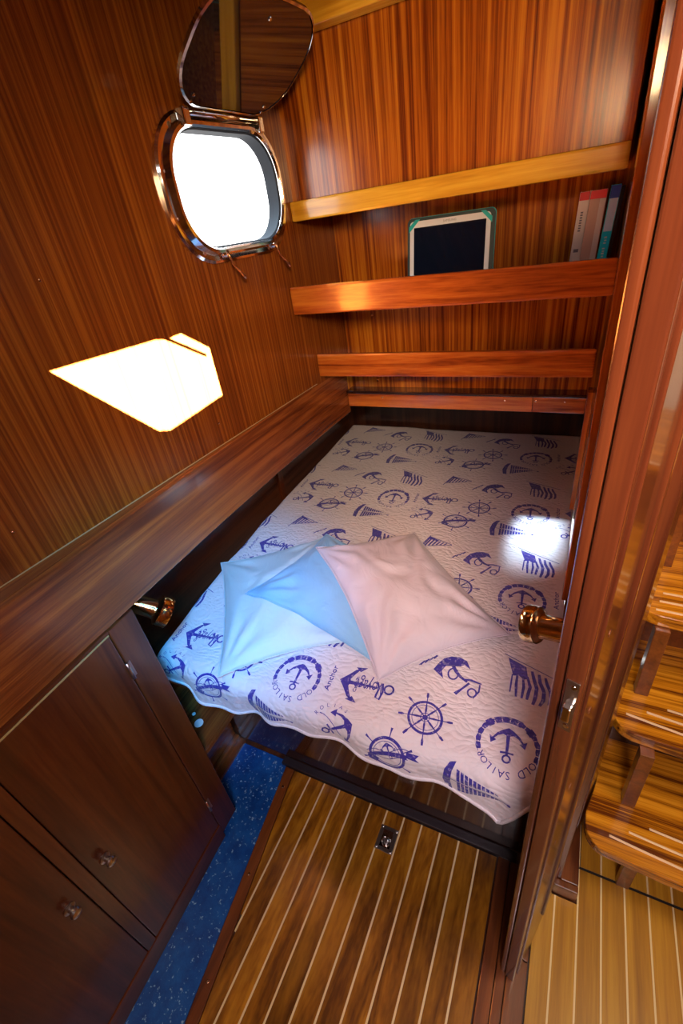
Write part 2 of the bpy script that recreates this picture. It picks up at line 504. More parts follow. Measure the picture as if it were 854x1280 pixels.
# back wall of the cabin above the berth (three panels divided by the shelves) and the dark lower recess
back = struct(box('wall_back', (-0.93, 0.175), (1.752, 1.775), (1.07, CEIL + 0.02), 'ply_z', bevel=0))
for px, pz in ((-0.735, 1.378), (-0.735, 1.124)):
    screw((px, 1.752, pz), (0, -1, 0), back, 0.0045)
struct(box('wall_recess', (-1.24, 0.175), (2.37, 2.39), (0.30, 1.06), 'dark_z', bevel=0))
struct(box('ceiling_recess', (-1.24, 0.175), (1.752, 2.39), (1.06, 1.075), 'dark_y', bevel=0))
# hull side under the rail
hull = struct(box('wall_hull', (-1.235, -1.205), (-1.0, 2.39), (-0.02, 1.19), 'dark_y', bevel=0))
box('batten', (-1.205, -1.190), (1.54, 1.575), (0.35, 1.0), 'cab_z', hull, 0.001)
struct(box('trim_4', (-1.205, -0.90), (-1.0, 2.37), (1.165, 1.180), 'dark_y', bevel=0))

# right wall (bulkhead between the cabin and the companionway)
wr = struct(box('wall_right', (0.062, 0.18), (1.20, 2.37), (0.02, CEIL), 'trim_z', bevel=0.001))
box('corner_board', (0.045, 0.0615), (1.655, 1.71), (0.62, 1.12), 'trim_z', wr, 0.001)
post = struct(box('trim_1', (0.049, 0.18), (1.145, 1.199), (0.66, CEIL), 'trim_z', bevel=0.003))
wn2 = struct(box('wall_near_bulkhead', (0.095, 0.146), (0.66, 1.144), (0.02, CEIL), 'door_z', bevel=0.001))
box('base_block', (0.088, 0.192), (0.640, 0.659), (0.001, 0.055), 'sill', wn2, 0.003)
box('base_block', (0.147, 0.192), (0.6595, 1.144), (0.001, 0.055), 'sill', wn2, 0.003)

# ceiling with the hatch that lets the sun in: the opening is the sun patch carried back along the sun's rays
PATCH = [(0.560, 1.527), (0.831, 1.519), (0.862, 1.512), (0.912, 1.514), (0.993, 1.458), (0.993, 1.324), (0.785, 1.306), (0.752, 1.318)]


def to_ceiling(y, z, h=CEIL):
    p = Vector((xl_wall(y), y, z)); t = (h - z) / -SUN_D.z
    q = p - SUN_D * t
    return (q.x, q.y)


hatch = [to_ceiling(a, b) for a, b in PATCH]
ceil = struct(plate_with_hole('ceiling', [(-1.05, Y0), (1.45, Y0), (1.45, 2.39), (-1.05, 2.39)], hatch, CEIL, CEIL + 0.004,
              lambda a, b, h: (a, b, h), 'ceil'))
# hatch bar whose shadow makes the thin line in the patch
b0 = Vector((*to_ceiling(0.838, 1.524), CEIL + 0.006)); b1 = Vector((*to_ceiling(0.974, 1.438), CEIL + 0.006))
tube('hatch_bar', [b0, b1], 0.0045, 'steel', ceil, 8)
# ceiling beam in front of the upper panel
struct(box('trim_2', (-0.86, 0.06), (1.452, 1.505), (2.115, 2.168), 'light_x', bevel=0.004))
for k in range(4):
    struct(box('trim_3' if k == 0 else 'trim_3.%03d' % k, (-0.90, 0.06), (0.9 + 0.14 * k - 0.003, 0.9 + 0.14 * k + 0.003), (CEIL - 0.004, CEIL - 0.0005), 'black_gap', bevel=0))
# walls behind and beside the camera
struct(box('wall_behind', (-1.235, 1.45), (-1.03, -1.005), (-0.02, CEIL + 0.02), 'ply_z', bevel=0))
struct(box('wall_companionway', (1.40, 1.42), (-1.0, 2.39), (-0.02, CEIL), 'ply_z', bevel=0))
struct(box('wall_engine_room', (0.185, 1.395), (1.62, 1.64), (0.0, CEIL), 'white_wall', bevel=0))

# ---- floor
floor = struct(box('floor', (-1.20, 1.40), (-1.0, 1.60), (-0.03, -0.012), 'dark_y', bevel=0))


def x_blue(y): return -0.796 + (0.677 - y) * 0.1387 - 0.000      # inner edge of the blue strip
SEAM0, PITCH = -0.686, 0.0604
YF = 0.668                                                          # far end of the planks


def clip_plank(xa, xb, y_lo, y_hi, xlim):
    """plank polygon between xa and xb, cut on its left by x > xlim(y)"""
    pts = []
    ys = [y_lo + (y_hi - y_lo) * k / 40 for k in range(41)]
    left = [(max(xa, xlim(y)), y) for y in ys if max(xa, xlim(y)) < xb - 0.002]
    if len(left) < 2: return None
    # keep only the corner points
    keep = [left[0]]
    for i in range(1, len(left) - 1):
        (x0, y0), (x1, y1), (x2, y2) = keep[-1], left[i], left[i + 1]
        if abs((x1 - x0) * (y2 - y1) - (x2 - x1) * (y1 - y0)) > 1e-6: keep.append(left[i])
    keep.append(left[-1])
    return [(xb, left[0][1]), (xb, left[-1][1])] + keep[::-1]


lim = lambda y: x_blue(y) + 0.040
edges = [-0.80] + [SEAM0 + PITCH * k for k in range(11)] + [-0.024]
for a, b in zip(edges, edges[1:]):
    pl = clip_plank(a + 0.0027, b - 0.0027, -0.9, YF, lim)
    if pl: prism('plank', pl, -0.012, 0.0, 'plank', floor, 0.0006, seg=1)
for x in edges[1:-1]:
    pl = clip_plank(x - 0.0027, x + 0.0027, -0.9, YF, lim)
    if pl: prism('seam_strip', pl, -0.012, -0.0003, 'seam', floor, 0)
# mahogany margin beside the blue strip
prism('margin_board', [(x_blue(-0.9) + 0.003, -0.9), (lim(-0.9) - 0.002, -0.9), (lim(YF) - 0.002, YF), (x_blue(YF) + 0.003, YF)], -0.012, 0.002, 'sill', floor, 0.001)
for y in (0.60, 0.33, 0.08): screw((x_blue(y) + 0.021, y, 0.002), (0, 0, 1), floor, 0.0045, 'bronze')
# front trim under the berth
box('threshold_board', (-0.812, 0.03), (YF + 0.003, 0.699), (-0.012, 0.012), 'worn', floor, 0.003)
# blue painted strip
prism('blue_strip', [(-1.02, -0.9), (x_blue(-0.9), -0.9), (x_blue(0.69), 0.69), (-1.0, 0.69)], -0.012, -0.003, 'blue', floor, 0)
for y, dx in ((0.63, -0.02), (0.655, -0.17)):
    screw((x_blue(y) + dx, y, -0.003), (0, 0, 1), floor, 0.006, 'blue')
# doorway sill strips
for x0, x1, y0, y1 in ((-0.0215, 0.0115, -0.9, 0.672), (0.0140, 0.0370, -0.9, 0.30), (0.0140, 0.0370, 0.3025, 0.672), (0.0395, 0.0860, -0.9, 0.455), (0.0395, 0.0860, 0.458, 0.638)):
    box('sill_board', (x0, x1), (y0, y1), (-0.012, 0.002), 'sill', floor, 0.0015)
# companionway floor
x = 0.0885; kx = 0
RS = [0.0885] + [0.140 + 0.0580 * k for k in range(15)]
for a, b in zip(RS, RS[1:]):
    far = 0.636 if b < 0.2 else 0.728
    box('plank', (a + 0.0022, b - 0.0022), (-0.9, far), (-0.012, 0.0), 'plank2', floor, 0.0006)
    if b > 0.2: box('plank', (max(a, 0.2) + 0.0022, b - 0.0022), (0.736, 1.5), (-0.012, 0.0), 'plank2', floor, 0.0006)
for a in RS[1:]:
    box('seam_strip', (a - 0.0022, a + 0.0022), (-0.9, 0.636 if a < 0.197 else 0.728), (-0.012, -0.0003), 'seam', floor, 0)
    if a > 0.197: box('seam_strip', (a - 0.0022, a + 0.0022), (0.736, 1.5), (-0.012, -0.0003), 'seam', floor, 0)
box('joint_strip', (0.2, 0.95), (0.7285, 0.7355), (-0.012, -0.003), 'black_gap', floor, 0)

# flush ring pull in the cabin sole
t = empty('floor_latch', (-0.356, 0.585, 0.0), 'small chrome flush latch set in the striped cabin floor', 'latch')
box('latch_plate', (-0.386, -0.327), (0.549, 0.622), (0.0, 0.0025), 'steel', t, 0.001)
box('latch_cup', (-0.374, -0.339), (0.560, 0.611), (0.0025, 0.0031), 'chrome', t, 0.0002)
tube('latch_ring', [(-0.356 + 0.013 * cos(a), 0.578 + 0.013 * sin(a), 0.0055) for a in [2 * PI * k / 20 for k in range(20)]], 0.0022, 'chrome', t, 8, True)
lathe('lock_button', (-0.356, 0.578, 0.0030), (0, 0, 1), [(0, 0.008), (0.002, 0.008), (0.003, 0.005), (0.003, 0)], 'steel', t, 16)
for sx, sy in ((-0.380, 0.555), (-0.333, 0.555), (-0.380, 0.616), (-0.333, 0.616)):
    screw((sx, sy, 0.0024), (0, 0, 1), t, 0.003, 'chrome')

# ------------------------------------------------------------------ long rail along the left wall
rail = empty('wall_rail', (-0.88, 0.4, 1.0), 'broad mahogany rail running along the left wall above the locker', 'rail')
ys = [-0.9, -0.3, 0.251, 0.55, 0.786, 1.0, 1.134, 1.3, 1.49, 1.62, 1.72]
pf = [(xf(y), y) for y in ys]
prism('fascia', pf + [(x - 0.020, y) for x, y in pf[::-1]], 0.996, 1.196, 'trim_y', rail, 0.004, seg=3)
prism('ledge', [(xf(y) - 0.0205, y) for y in ys if y < 1.3] + [(xl_wall(y) + 0.0005, y) for y in ys[::-1] if y < 1.3], 1.181, 1.1955, 'trim_y', rail, 0)

# ------------------------------------------------------------------ cabinet on the left
cab = empty('locker_cabinet', (-1.0, 0.0, 0.0), 'dark mahogany locker with two flat doors under the rail at left', 'cabinet')


def cab_pts(ya, yb, d0, d1):     # quad following the yawed cabinet front, d = depth behind the face
    return [(xc(ya) - d0, ya), (xc(yb) - d0, yb), (xc(yb) - d1, yb), (xc(ya) - d1, ya)]


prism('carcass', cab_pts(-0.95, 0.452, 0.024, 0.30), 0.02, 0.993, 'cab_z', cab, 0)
prism('end_stile', cab_pts(0.391, 0.466, 0.0, 0.0235), 0.020, 0.993, 'cab_z', cab, 0.003, seg=3)
prism('middle_stile', cab_pts(0.0575, 0.0865, 0.0, 0.0235), 0.074, 0.986, 'cab_z', cab, 0.001)
prism('top_rail', cab_pts(-0.95, 0.3905, 0.001, 0.0235), 0.9865, 0.9945, 'cab_y', cab, 0.0005)
prism('plinth', cab_pts(-0.95, 0.391, -0.002, 0.0235), -0.0025, 0.072, 'cab_y', cab, 0.002)
prism('door_bead', cab_pts(-0.95, 0.3885, -0.0015, 0.0005), 0.9825, 0.9865, 'caulk', cab, 0.0003)
for (ya, yb, yk, first) in ((0.089, 0.3885, 0.124, True), (-0.36, 0.055, 0.022, False)):
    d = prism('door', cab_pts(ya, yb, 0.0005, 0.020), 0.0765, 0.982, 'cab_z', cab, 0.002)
    lathe('knob', (xc(yk) - 0.0005, yk, 0.503), (1, 0.04, 0), [(0, 0.013), (0.003, 0.0135), (0.005, 0.007), (0.012, 0.006), (0.016, 0.010), (0.022, 0.0125), (0.027, 0.0105), (0.029, 0.005), (0.029, 0)], 'steel', d, 24)
    if first:
        for hz in (0.861, 0.203):
            h = tube('hinge', [(xc(0.39) + 0.003, 0.390, hz - 0.027), (xc(0.39) + 0.003, 0.390, hz + 0.027)], 0.0045, 'steel', d, 10)
            box('hinge_leaf', (xc(0.397) - 0.0005, xc(0.397) + 0.0012), (0.391, 0.402), (hz - 0.025, hz + 0.025), 'steel', h, 0.0003)
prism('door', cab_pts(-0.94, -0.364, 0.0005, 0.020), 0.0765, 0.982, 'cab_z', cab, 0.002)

# ------------------------------------------------------------------ berth
berth = empty('berth', (-0.5, 0.69, 0.0), 'built-in double berth with a dark mahogany front panel under the quilt', 'bed')
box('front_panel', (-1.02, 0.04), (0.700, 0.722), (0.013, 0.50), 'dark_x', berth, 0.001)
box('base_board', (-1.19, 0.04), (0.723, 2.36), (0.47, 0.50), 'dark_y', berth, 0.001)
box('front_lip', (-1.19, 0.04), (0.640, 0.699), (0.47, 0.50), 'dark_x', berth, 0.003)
m_poly = [(-1.045, 0.585), (0.040, 0.585), (0.040, 2.32), (-1.155, 2.32)]
prism('mattress', m_poly, 0.502, 0.640, 'mattress', berth, 0.03, seg=4)

# low locker shelf in the near left corner
lk = empty('corner_locker', (-1.0, 0.58, 0.0), 'low mahogany locker top behind the cabinet, below the hanging quilt corner', 'locker')
prism('locker_top', [(-0.892, 0.47), (-0.892, 0.636), (-1.20, 0.636), (-1.20, 0.47)], 0.350, 0.368, 'shelf_y', lk, 0.003)
box('edge_bead', (-0.8915, -0.884), (0.471, 0.635), (0.352, 0.3695), 'sill', lk, 0.002)
box('locker_front', (-1.06, -1.045), (0.47, 0.698), (0.0, 0.349), 'shelf_y', lk, 0.001)
box('skirting', (-1.0445, -1.0), (0.47, 0.698), (-0.010, 0.010), 'sill', lk, 0.002)
box('skirting_step', (-1.0445, -1.026), (0.47, 0.698), (0.0105, 0.026), 'sill', lk, 0.002)
for p, r in (((-0.972, 0.541, 0.368), 0.015), ((-1.012, 0.562, 0.368), 0.006)):
    o = lathe('white_button', p, (0, 0, 1), [(0, r), (0.002, r), (0.0028, r * 0.8), (0.0028, 0)], 'white_plastic', None, 24)
    tag(o, 'larger round white plastic button on the low corner locker' if r > 0.01 else 'tiny white plastic button lying further back on the corner locker', 'button')

# ------------------------------------------------------------------ quilt
ZT = 0.662; YE = 0.600; RB = 0.055
HANG = [(-1.12, 0.60), (-1.075, 0.585), (-1.0, 0.548), (-0.93, 0.530), (-0.875, 0.526), (-0.80, 0.520), (-0.758, 0.522), (-0.60, 0.565), (-0.477, 0.570), (-0.343, 0.560), (-0.181, 0.558), (-0.094, 0.535), (-0.028, 0.490), (-0.020, 0.505), (0.020, 0.600), (0.06, 0.652)]
LEFT = [(0.4, -1.065), (0.585, -1.075), (0.70, -1.085), (1.0, -1.118), (1.29, -1.135), (1.7, -1.150), (2.33, -1.180)]


def S_quilt(x, s):
    """a point of the quilt: x across, s = distance from y=0 measured along the cloth (top, then round the front edge and down)"""
    w = 0.006 * noise.noise(Vector((x * 3.1, s * 2.3, 1.7))) + 0.0045 * noise.noise(Vector((x * 7 + s * 4, s * 5, 4.1)))
    # soft diagonal folds
    w += 0.004 * math.exp(-((x * 0.8 + (s - 0.7) * 0.6 + 0.70) / 0.02) ** 2)
    xl = lerp_table(s, LEFT)
    z_side = 0.0
    xx = x
    if x < xl + 0.03:                     # left border rolls down into the gap
        a = (xl + 0.03 - x)
        if a < 0.047: 
            g = a / 0.03; xx = xl + 0.03 - 0.03 * sin(min(g, PI / 2)); z_side = -0.03 * (1 - cos(min(g, PI / 2)))
        else: xx = xl; z_side = -0.03 - (a - 0.047)
    a = YE - s
    fold = 0.010 * sin(x * 21 + 1.0) + 0.006 * sin(x * 47) + 0.012 * noise.noise(Vector((x * 9, 2.2, 0.5)))
    if a <= 0:
        k = min(1.0, max(0.0, 1 + a / 0.22))
        return Vector((xx, s, ZT + w + z_side - 0.010 * k * k + fold * 0.25 * k))
    g = a / RB
    if g < PI / 2:
        y = YE - RB * sin(g); z = ZT - 0.010 - RB * (1 - cos(g))
        return Vector((xx, y - fold * 0.5 * g / 1.57, z + w * (1 - g / 1.8) + fold * 0.25 * (1 - g / 1.57) + z_side))
    d = a - RB * PI / 2
    return Vector((xx, YE - RB - fold * (0.5 + min(d, 0.1) * 9), ZT - 0.010 - RB - d + z_side))


def s_min(x):
    ze = lerp_table(x, HANG)
    h = ZT - 0.010 - ze
    if h < RB: return YE - RB * math.acos(max(-1, 1 - max(h, 0) / RB))
    return YE - RB * PI / 2 - (h - RB)


NX, NS = 170, 230
XA, XB = -1.235, 0.058
verts = []; faces = []
for j in range(NS + 1):
    for i in range(NX + 1):
        u = i / NX
        t_ = j / NS
        s_guess = 0.5 + 1.83 * t_
        xl = lerp_table(s_guess, LEFT) - 0.045
        xr = XB
        x = xl + (xr - xl) * u
        s = s_min(x) + (2.335 - s_min(x)) * (t_ ** 1.15)
        verts.append(S_quilt(x, s))
for j in range(NS):
    for i in range(NX):
        a = j * (NX + 1) + i; faces.append((a, a + 1, a + NX + 2, a + NX + 1))
me = bpy.data.meshes.new('quilt'); me.from_pydata(verts, [], faces)
QO = Vector((-0.5, 1.4, 0.66))
quilt = link('quilt', me, 'quilt', None, QO, True)
tag(quilt, 'white quilted bedspread printed with navy anchors, wheels and boats on the berth', 'bedspread')
sd = quilt.modifiers.new('thick', 'SOLIDIFY'); sd.thickness = 0.006; sd.offset = -1
# bound hem along the front edge
hx = [-1.11 + (0.055 + 1.11) * k / 110 for k in range(111)]
tube('hem', [S_quilt(x, s_min(x)) + Vector((0, -0.0015, 0)) for x in hx], 0.0042, 'quilt', quilt, 8)

# ---- printed motifs (flat ink on the cloth)
TH = math.atan2(0.028, 0.475)


class Art:
    def __init__(self): self.v = []; self.f = []
    def poly(self, pts):
        tr = tessellate_polygon([[Vector((a, b, 0)) for a, b in pts]])
        o = len(self.v); self.v += list(pts); self.f += [tuple(o + i for i in t) for t in tr]
    def stroke(self, pts, w):
        n = len(pts); o = len(self.v)
        for i, (x, y) in enumerate(pts):
            x0, y0 = pts[max(i - 1, 0)]; x1, y1 = pts[min(i + 1, n - 1)]
            dx, dy = x1 - x0, y1 - y0; L = math.hypot(dx, dy) or 1
            ww = w[i] if isinstance(w, (list, tuple)) else w
            self.v += [(x - dy / L * ww / 2, y + dx / L * ww / 2), (x + dy / L * ww / 2, y - dx / L * ww / 2)]
        for i in range(n - 1):
            a = o + 2 * i; self.f.append((a, a + 1, a + 3, a + 2))
    def arc(self, cx, cy, r, w, a0=0, a1=360, n=28):
        self.stroke([(cx + r * cos(math.radians(a0 + (a1 - a0) * k / n)), cy + r * sin(math.radians(a0 + (a1 - a0) * k / n))) for k in range(n + 1)], w)
    def disc(self, cx, cy, r, n=14):
        self.poly([(cx + r * cos(2 * PI * k / n), cy + r * sin(2 * PI * k / n)) for k in range(n)])
    def text(self, s, size, cx, cy, ang=0, sx=1.0, bold=0.0):
        vs, fs = text_tris(s, size); o = len(self.v); a = math.radians(ang)
        self.v += [(cx + (x * sx) * cos(a) - y * sin(a), cy + (x * sx) * sin(a) + y * cos(a)) for x, y in vs]
        self.f += [tuple(o + i for i in f) for f in fs]
    def arctext(self, s, size, cx, cy, r, a0, a1):
        for k, ch in enumerate(s):
            a = a0 + (a1 - a0) * k / (len(s) - 1)
            if ch == ' ': continue
            self.text(ch, size, cx + r * cos(math.radians(a)), cy + r * sin(math.radians(a)), a - 90)
    def anchor(self, cx, cy, s, ang=0, w=1.0):
        """ring on top, arms below, height about 2*s"""
        a = math.radians(ang)
        T = lambda p: (cx + s * (p[0] * cos(a) - p[1] * sin(a)), cy + s * (p[0] * sin(a) + p[1] * cos(a)))
        self.stroke([T((0, 0.62)), T((0, -0.85))], [0.13 * s * w, 0.22 * s * w])
        self.stroke([T((0.20 * cos(q), 0.80 + 0.20 * sin(q))) for q in [2 * PI * k / 16 for k in range(17)]], 0.10 * s * w)
        self.stroke([T((-0.36, 0.48)), T((0, 0.44)), T((0.36, 0.48))], 0.11 * s * w)
        for sg in (-1, 1):
            self.poly([T(p) for p in ((0, -1.05), (sg * 0.30, -0.88), (sg * 0.62, -0.62), (sg * 0.86, -0.26), (sg * 0.78, -0.22), (sg * 0.55, -0.48), (sg * 0.28, -0.62), (sg * 0.10, -0.55), (0, -0.50))])
            self.poly([T((sg * 1.02, -0.40)), T((sg * 0.92, 0.06)), T((sg * 0.62, -0.18))])
    def xf(self, ang, sc=1.0):
        a = math.radians(ang)
        self.v = [(sc * (x * cos(a) - y * sin(a)), sc * (x * sin(a) + y * cos(a))) for x, y in self.v]
        return self
    def sheared(self, kx, sy):
        self.v = [(x + kx * y, y * sy) for x, y in self.v]; return self


def art_circle():
    A = Art()
    for a0 in range(158, 382, 16): A.arc(0, 0, 0.064, [0.009, 0.012, 0.009], a0, a0 + 14, 2)
    A.arc(0, 0, 0.0665, 0.0018, 156, 384, 30)
    for a0 in (215, 305): A.arc(0, 0, 0.064, 0.017, a0, a0 + 14, 4)
    A.arc(0, 0, 0.0705, 0.0022, 245, 300, 12); A.arc(0, 0, 0.0575, 0.0022, 245, 300, 12)
    A.arctext('OLD SAILOR', 0.0215, 0, 0, 0.062, 148, 30)
    A.anchor(0, -0.002, 0.040)
    return A.xf(180)


def wheel_into(A, r=0.040, R=0.066, sp=8, cx=0, cy=0):
    A.arc(cx, cy, r, 0.0062, n=36); A.arc(cx, cy, r * 0.80, 0.0014, n=30); A.disc(cx, cy, r * 0.17); A.arc(cx, cy, r * 0.27, 0.002, n=16)
    for k in range(sp):
        a = 2 * PI * k / sp + 0.1
        c, s = cos(a), sin(a)
        P = lambda q: (cx + c * q, cy + s * q)
        A.stroke([P(r * 0.15), P(r * 0.5), P(r * 0.95)], [0.0022, 0.0052, 0.0022])
        A.stroke([P(r), P(r * 1.25), P(R * 0.86), P(R)], [0.0025, 0.0022, 0.0062, 0.0048])


def art_wheel():
    A = Art(); wheel_into(A); return A


def art_wheelrib():
    A = Art(); A.arc(0, 0, 0.043, 0.0070, n=36); A.arc(0, 0, 0.035, 0.0016, n=30)
    for k in range(6):
        a = 2 * PI * k / 6 + 0.45
        A.stroke([(0.046 * cos(a), 0.046 * sin(a)), (0.058 * cos(a), 0.058 * sin(a)), (0.068 * cos(a), 0.068 * sin(a))], [0.002, 0.003, 0.0062])
    # ribbon
    for off in (-0.011, 0.011):
        A.stroke([(-0.052 + 0.0055 * k, off - 0.012 + 0.0015 * k + 0.005 * sin(k * 0.5)) for k in range(20)], 0.0018)
    A.poly([(-0.050, -0.022), (-0.030, -0.012), (0.0, -0.002), (0.030, 0.004), (0.050, 0.004), (0.050, 0.016), (0.028, 0.016), (-0.002, 0.010), (-0.032, 0.000), (-0.052, -0.012)])
    A.poly([(0.048, 0.010), (0.080, 0.004), (0.070, 0.012), (0.078, 0.022), (0.048, 0.024)])
    A.poly([(-0.050, -0.030), (-0.030, -0.038), (-0.022, -0.022), (-0.044, -0.010)])
    A.anchor(0.004, 0.012, 0.020, 200)
    return A.sheared(0.0, 0.92)


def art_boat(flip=False):
    """a sailing boat lying on its side, mast tip to the right"""
    A = Art()
    A.poly([(-0.050, 0.052), (-0.036, 0.056), (-0.045, 0.030), (-0.050, -0.006), (-0.047, -0.046), (-0.062, -0.044), (-0.068, -0.006), (-0.062, 0.030)])
    n = 10
    for k in range(n):
        f0 = k / n; f1 = (k + 0.76) / n
        x0 = -0.034 + 0.094 * f0; x1 = -0.034 + 0.094 * f1
        A.poly([(x0, 0.006), (x1, 0.004), (x1, 0.006 + 0.034 * (1 - f1)), (x0, 0.006 + 0.034 * (1 - f0))])
        A.poly([(x0, 0.001 - 0.010 * f0), (x1, 0.001 - 0.010 * f1), (x1, -0.040 + 0.030 * f1), (x0, -0.040 + 0.030 * f0)])
    A.stroke([(-0.048, 0.004), (0.078, -0.009)], 0.0020)
    A.disc(0.080, -0.010, 0.0042)
    return A


def art_pennant():
    A = Art()
    A.stroke([(-0.062, -0.045), (-0.030, 0.040)], 0.0035)
    A.poly([(-0.055, -0.026), (-0.032, 0.036), (0.006, 0.016), (0.004, 0.010), (-0.030, 0.020), (-0.045, -0.022)])
    for k in range(6):
        f = k / 6
        A.stroke([(-0.040 + 0.080 * f, -0.022 + 0.018 * f), (-0.024 + 0.072 * f, 0.022 - 0.020 * f)], 0.0068 * (1 - f * 0.4))
    A.stroke([(-0.052, -0.028), (0.055, 0.000)], 0.003); A.stroke([(-0.030, 0.034), (0.055, 0.002)], 0.003)
    return A


def art_flag():
    A = Art()
    A.stroke([(-0.070, 0.073), (-0.030, 0.056), (0.062, 0.018)], 0.0024)
    A.poly([(-0.060, 0.062), (-0.014, 0.042), (-0.008, 0.005), (-0.019, 0.001), (-0.030, 0.010), (-0.044, 0.006)])
    for pts, w in (([(-0.046, 0.010), (-0.047, -0.018), (-0.048, -0.044)], 0.0042), ([(-0.034, 0.010), (-0.035, -0.018), (-0.033, -0.054)], 0.0070), ([(-0.020, 0.006), (-0.017, -0.022), (-0.020, -0.055)], 0.0070),
                   ([(-0.010, 0.012), (-0.002, -0.018), (-0.006, -0.040), (-0.008, -0.056)], 0.0078), ([(0.000, 0.032), (0.006, 0.006), (0.013, -0.018), (0.011, -0.045), (0.006, -0.066)], 0.0088),
                   ([(0.017, 0.026), (0.020, 0.002), (0.030, -0.024), (0.029, -0.048), (0.021, -0.066)], 0.0090), ([(0.032, 0.020), (0.036, 0.002), (0.044, -0.020), (0.045, -0.040), (0.041, -0.058)], 0.0078)):
        n = len(pts); A.stroke(pts, [w * (0.75 if i in (0, n - 1) else 1) for i in range(n)])
    return A


def art_rib():
    """anchor lying diagonally: solid curved arms at upper left, rope round the shank, stock and ring at lower right"""
    A = Art()
    A.poly([(-0.060, -0.004), (-0.050, 0.020), (-0.040, 0.038), (-0.022, 0.050), (0.000, 0.054), (0.020, 0.047), (0.033, 0.022), (0.016, 0.033), (0.006, 0.024), (-0.012, 0.020), (-0.030, 0.016), (-0.038, -0.002), (-0.030, -0.025), (-0.046, -0.014)])
    A.stroke([(-0.012, 0.020), (-0.001, 0.004), (0.012, -0.008), (0.030, -0.018)], [0.010, 0.009, 0.008, 0.006])
    A.stroke([(-0.008 + 0.014 * cos(q) * 0.9, -0.004 + 0.017 * sin(q)) for q in [2 * PI * k / 16 for k in range(17)]], 0.0042)
    A.stroke([(0.016, -0.013), (0.040, -0.010), (0.066, -0.015)], [0.004, 0.0065, 0.004])
    A.stroke([(0.036, -0.020), (0.020, -0.042), (0.006, -0.060)], [0.006, 0.005, 0.009])
    A.stroke([(0.046 + 0.0105 * cos(q), -0.046 + 0.012 * sin(q)) for q in [2 * PI * k / 16 for k in range(17)]], 0.0042)
    A.stroke([(0.062, -0.017), (0.062, -0.038), (0.050, -0.060)], 0.0042)
    A.stroke([(-0.100, -0.002), (-0.090, 0.014), (-0.070, 0.030), (-0.060, 0.044)], 0.0022)
    for k in range(4): A.stroke([(-0.096 + 0.010 * k, 0.000 + 0.010 * k), (-0.088 + 0.010 * k, 0.016 + 0.009 * k)], 0.004)
    return A


def art_script():
    """anchor lying on its side, arms to the left, script across the shank and a small word beyond the arms"""
    A = Art()
    for sg in (-1, 1):
        A.poly([(-0.062, 0.0), (-0.044, sg * 0.020), (-0.028, sg * 0.040), (-0.014, sg * 0.046), (-0.026, sg * 0.026), (-0.034, sg * 0.010), (-0.030, 0.0)])
        A.poly([(-0.030, sg * 0.048), (0.002, sg * 0.052), (-0.014, sg * 0.036)])
    A.stroke([(-0.040, 0.0), (0.000, 0.001), (0.050, 0.0)], [0.012, 0.007, 0.006])
    A.text('Voyage', 0.056, 0.020, 0.0, 180, 0.50)
    for o in (-0.0006, 0.0006):
        A.text('Captain', 0.0125, -0.014 + o, -0.001, 94, 1.2)
        A.text('Anchor', 0.020, -0.086 + o, -0.002, 90, 1.25)
    A.stroke([(0.040, 0.020), (0.050, 0.000), (0.047, -0.026), (0.058, -0.030), (0.062, -0.008), (0.056, 0.016)], 0.0052)
    A.stroke([(0.076 + 0.012 * cos(q), 0.002 + 0.012 * sin(q)) for q in [2 * PI * k / 16 for k in range(17)]], 0.0052)
    return A


def art_small():
    A = Art(); A.anchor(0, 0, 0.046, 118, 1.0)
    A.arctext('SAILOR', 0.014, -0.01, 0.0, 0.056, 60, 150)
    A.stroke([(-0.050 + 0.010 * k, 0.030 - 0.0015 * k * k) for k in range(7)], 0.002)
    return A


ART = dict(circle=art_circle(), wheel=art_wheel(), wheelrib=art_wheelrib(), boat=art_boat(), pennant=art_pennant(), flag=art_flag(), rib=art_rib(), script=art_script(), small=art_small())
NAMES = dict(circle='printed_rope_badge', wheel='printed_wheel', wheelrib='printed_wheel_ribbon', boat='printed_sailboat', pennant='printed_pennant', flag='printed_flag', rib='printed_rope_anchor', script='printed_script_anchor', small='printed_small_anchor')
# one repeat of the print: motif, x, s
CELL = [('circle', -0.030, 0.635), ('script', -0.405, 0.670), ('wheel', -0.222, 0.638), ('wheelrib', -0.290, 0.525), ('boat', -0.090, 0.512),
        ('pennant', -0.350, 0.845), ('flag', 0.000, 0.822), ('rib', -0.180, 0.785), ('small', -0.430, 0.540)]
base = {}
for k, A in ART.items():
    bm = bmesh.new()
    vv = [bm.verts.new((x, y, 0)) for x, y in A.v]
    for f in A.f:
        try: bm.faces.new([vv[i] for i in f])
        except ValueError: pass
    xs = [v[0] for v in A.v]; ysv = [v[1] for v in A.v]
    for lo, hi, ax in ((min(xs), max(xs), 0), (min(ysv), max(ysv), 1)):
        c = math.ceil(lo / 0.014) * 0.014
        while c < hi:
            co = [0, 0, 0]; no = [0, 0, 0]; co[ax] = c; no[ax] = 1
            bmesh.ops.bisect_plane(bm, geom=bm.verts[:] + bm.edges[:] + bm.faces[:], plane_co=co, plane_no=no)
            c += 0.014
    bm.verts.index_update()
    base[k] = ([(v.co.x, v.co.y) for v in bm.verts], [tuple(v.index for v in f.verts) for f in bm.faces])
    bm.free()


def S_off(x, s):
    p = S_quilt(x, s); e = 0.002
    n = (S_quilt(x + e, s) - S_quilt(x - e, s)).cross(S_quilt(x, s + e) - S_quilt(x, s - e))
    n.normalize()
    return p + n * 0.0012


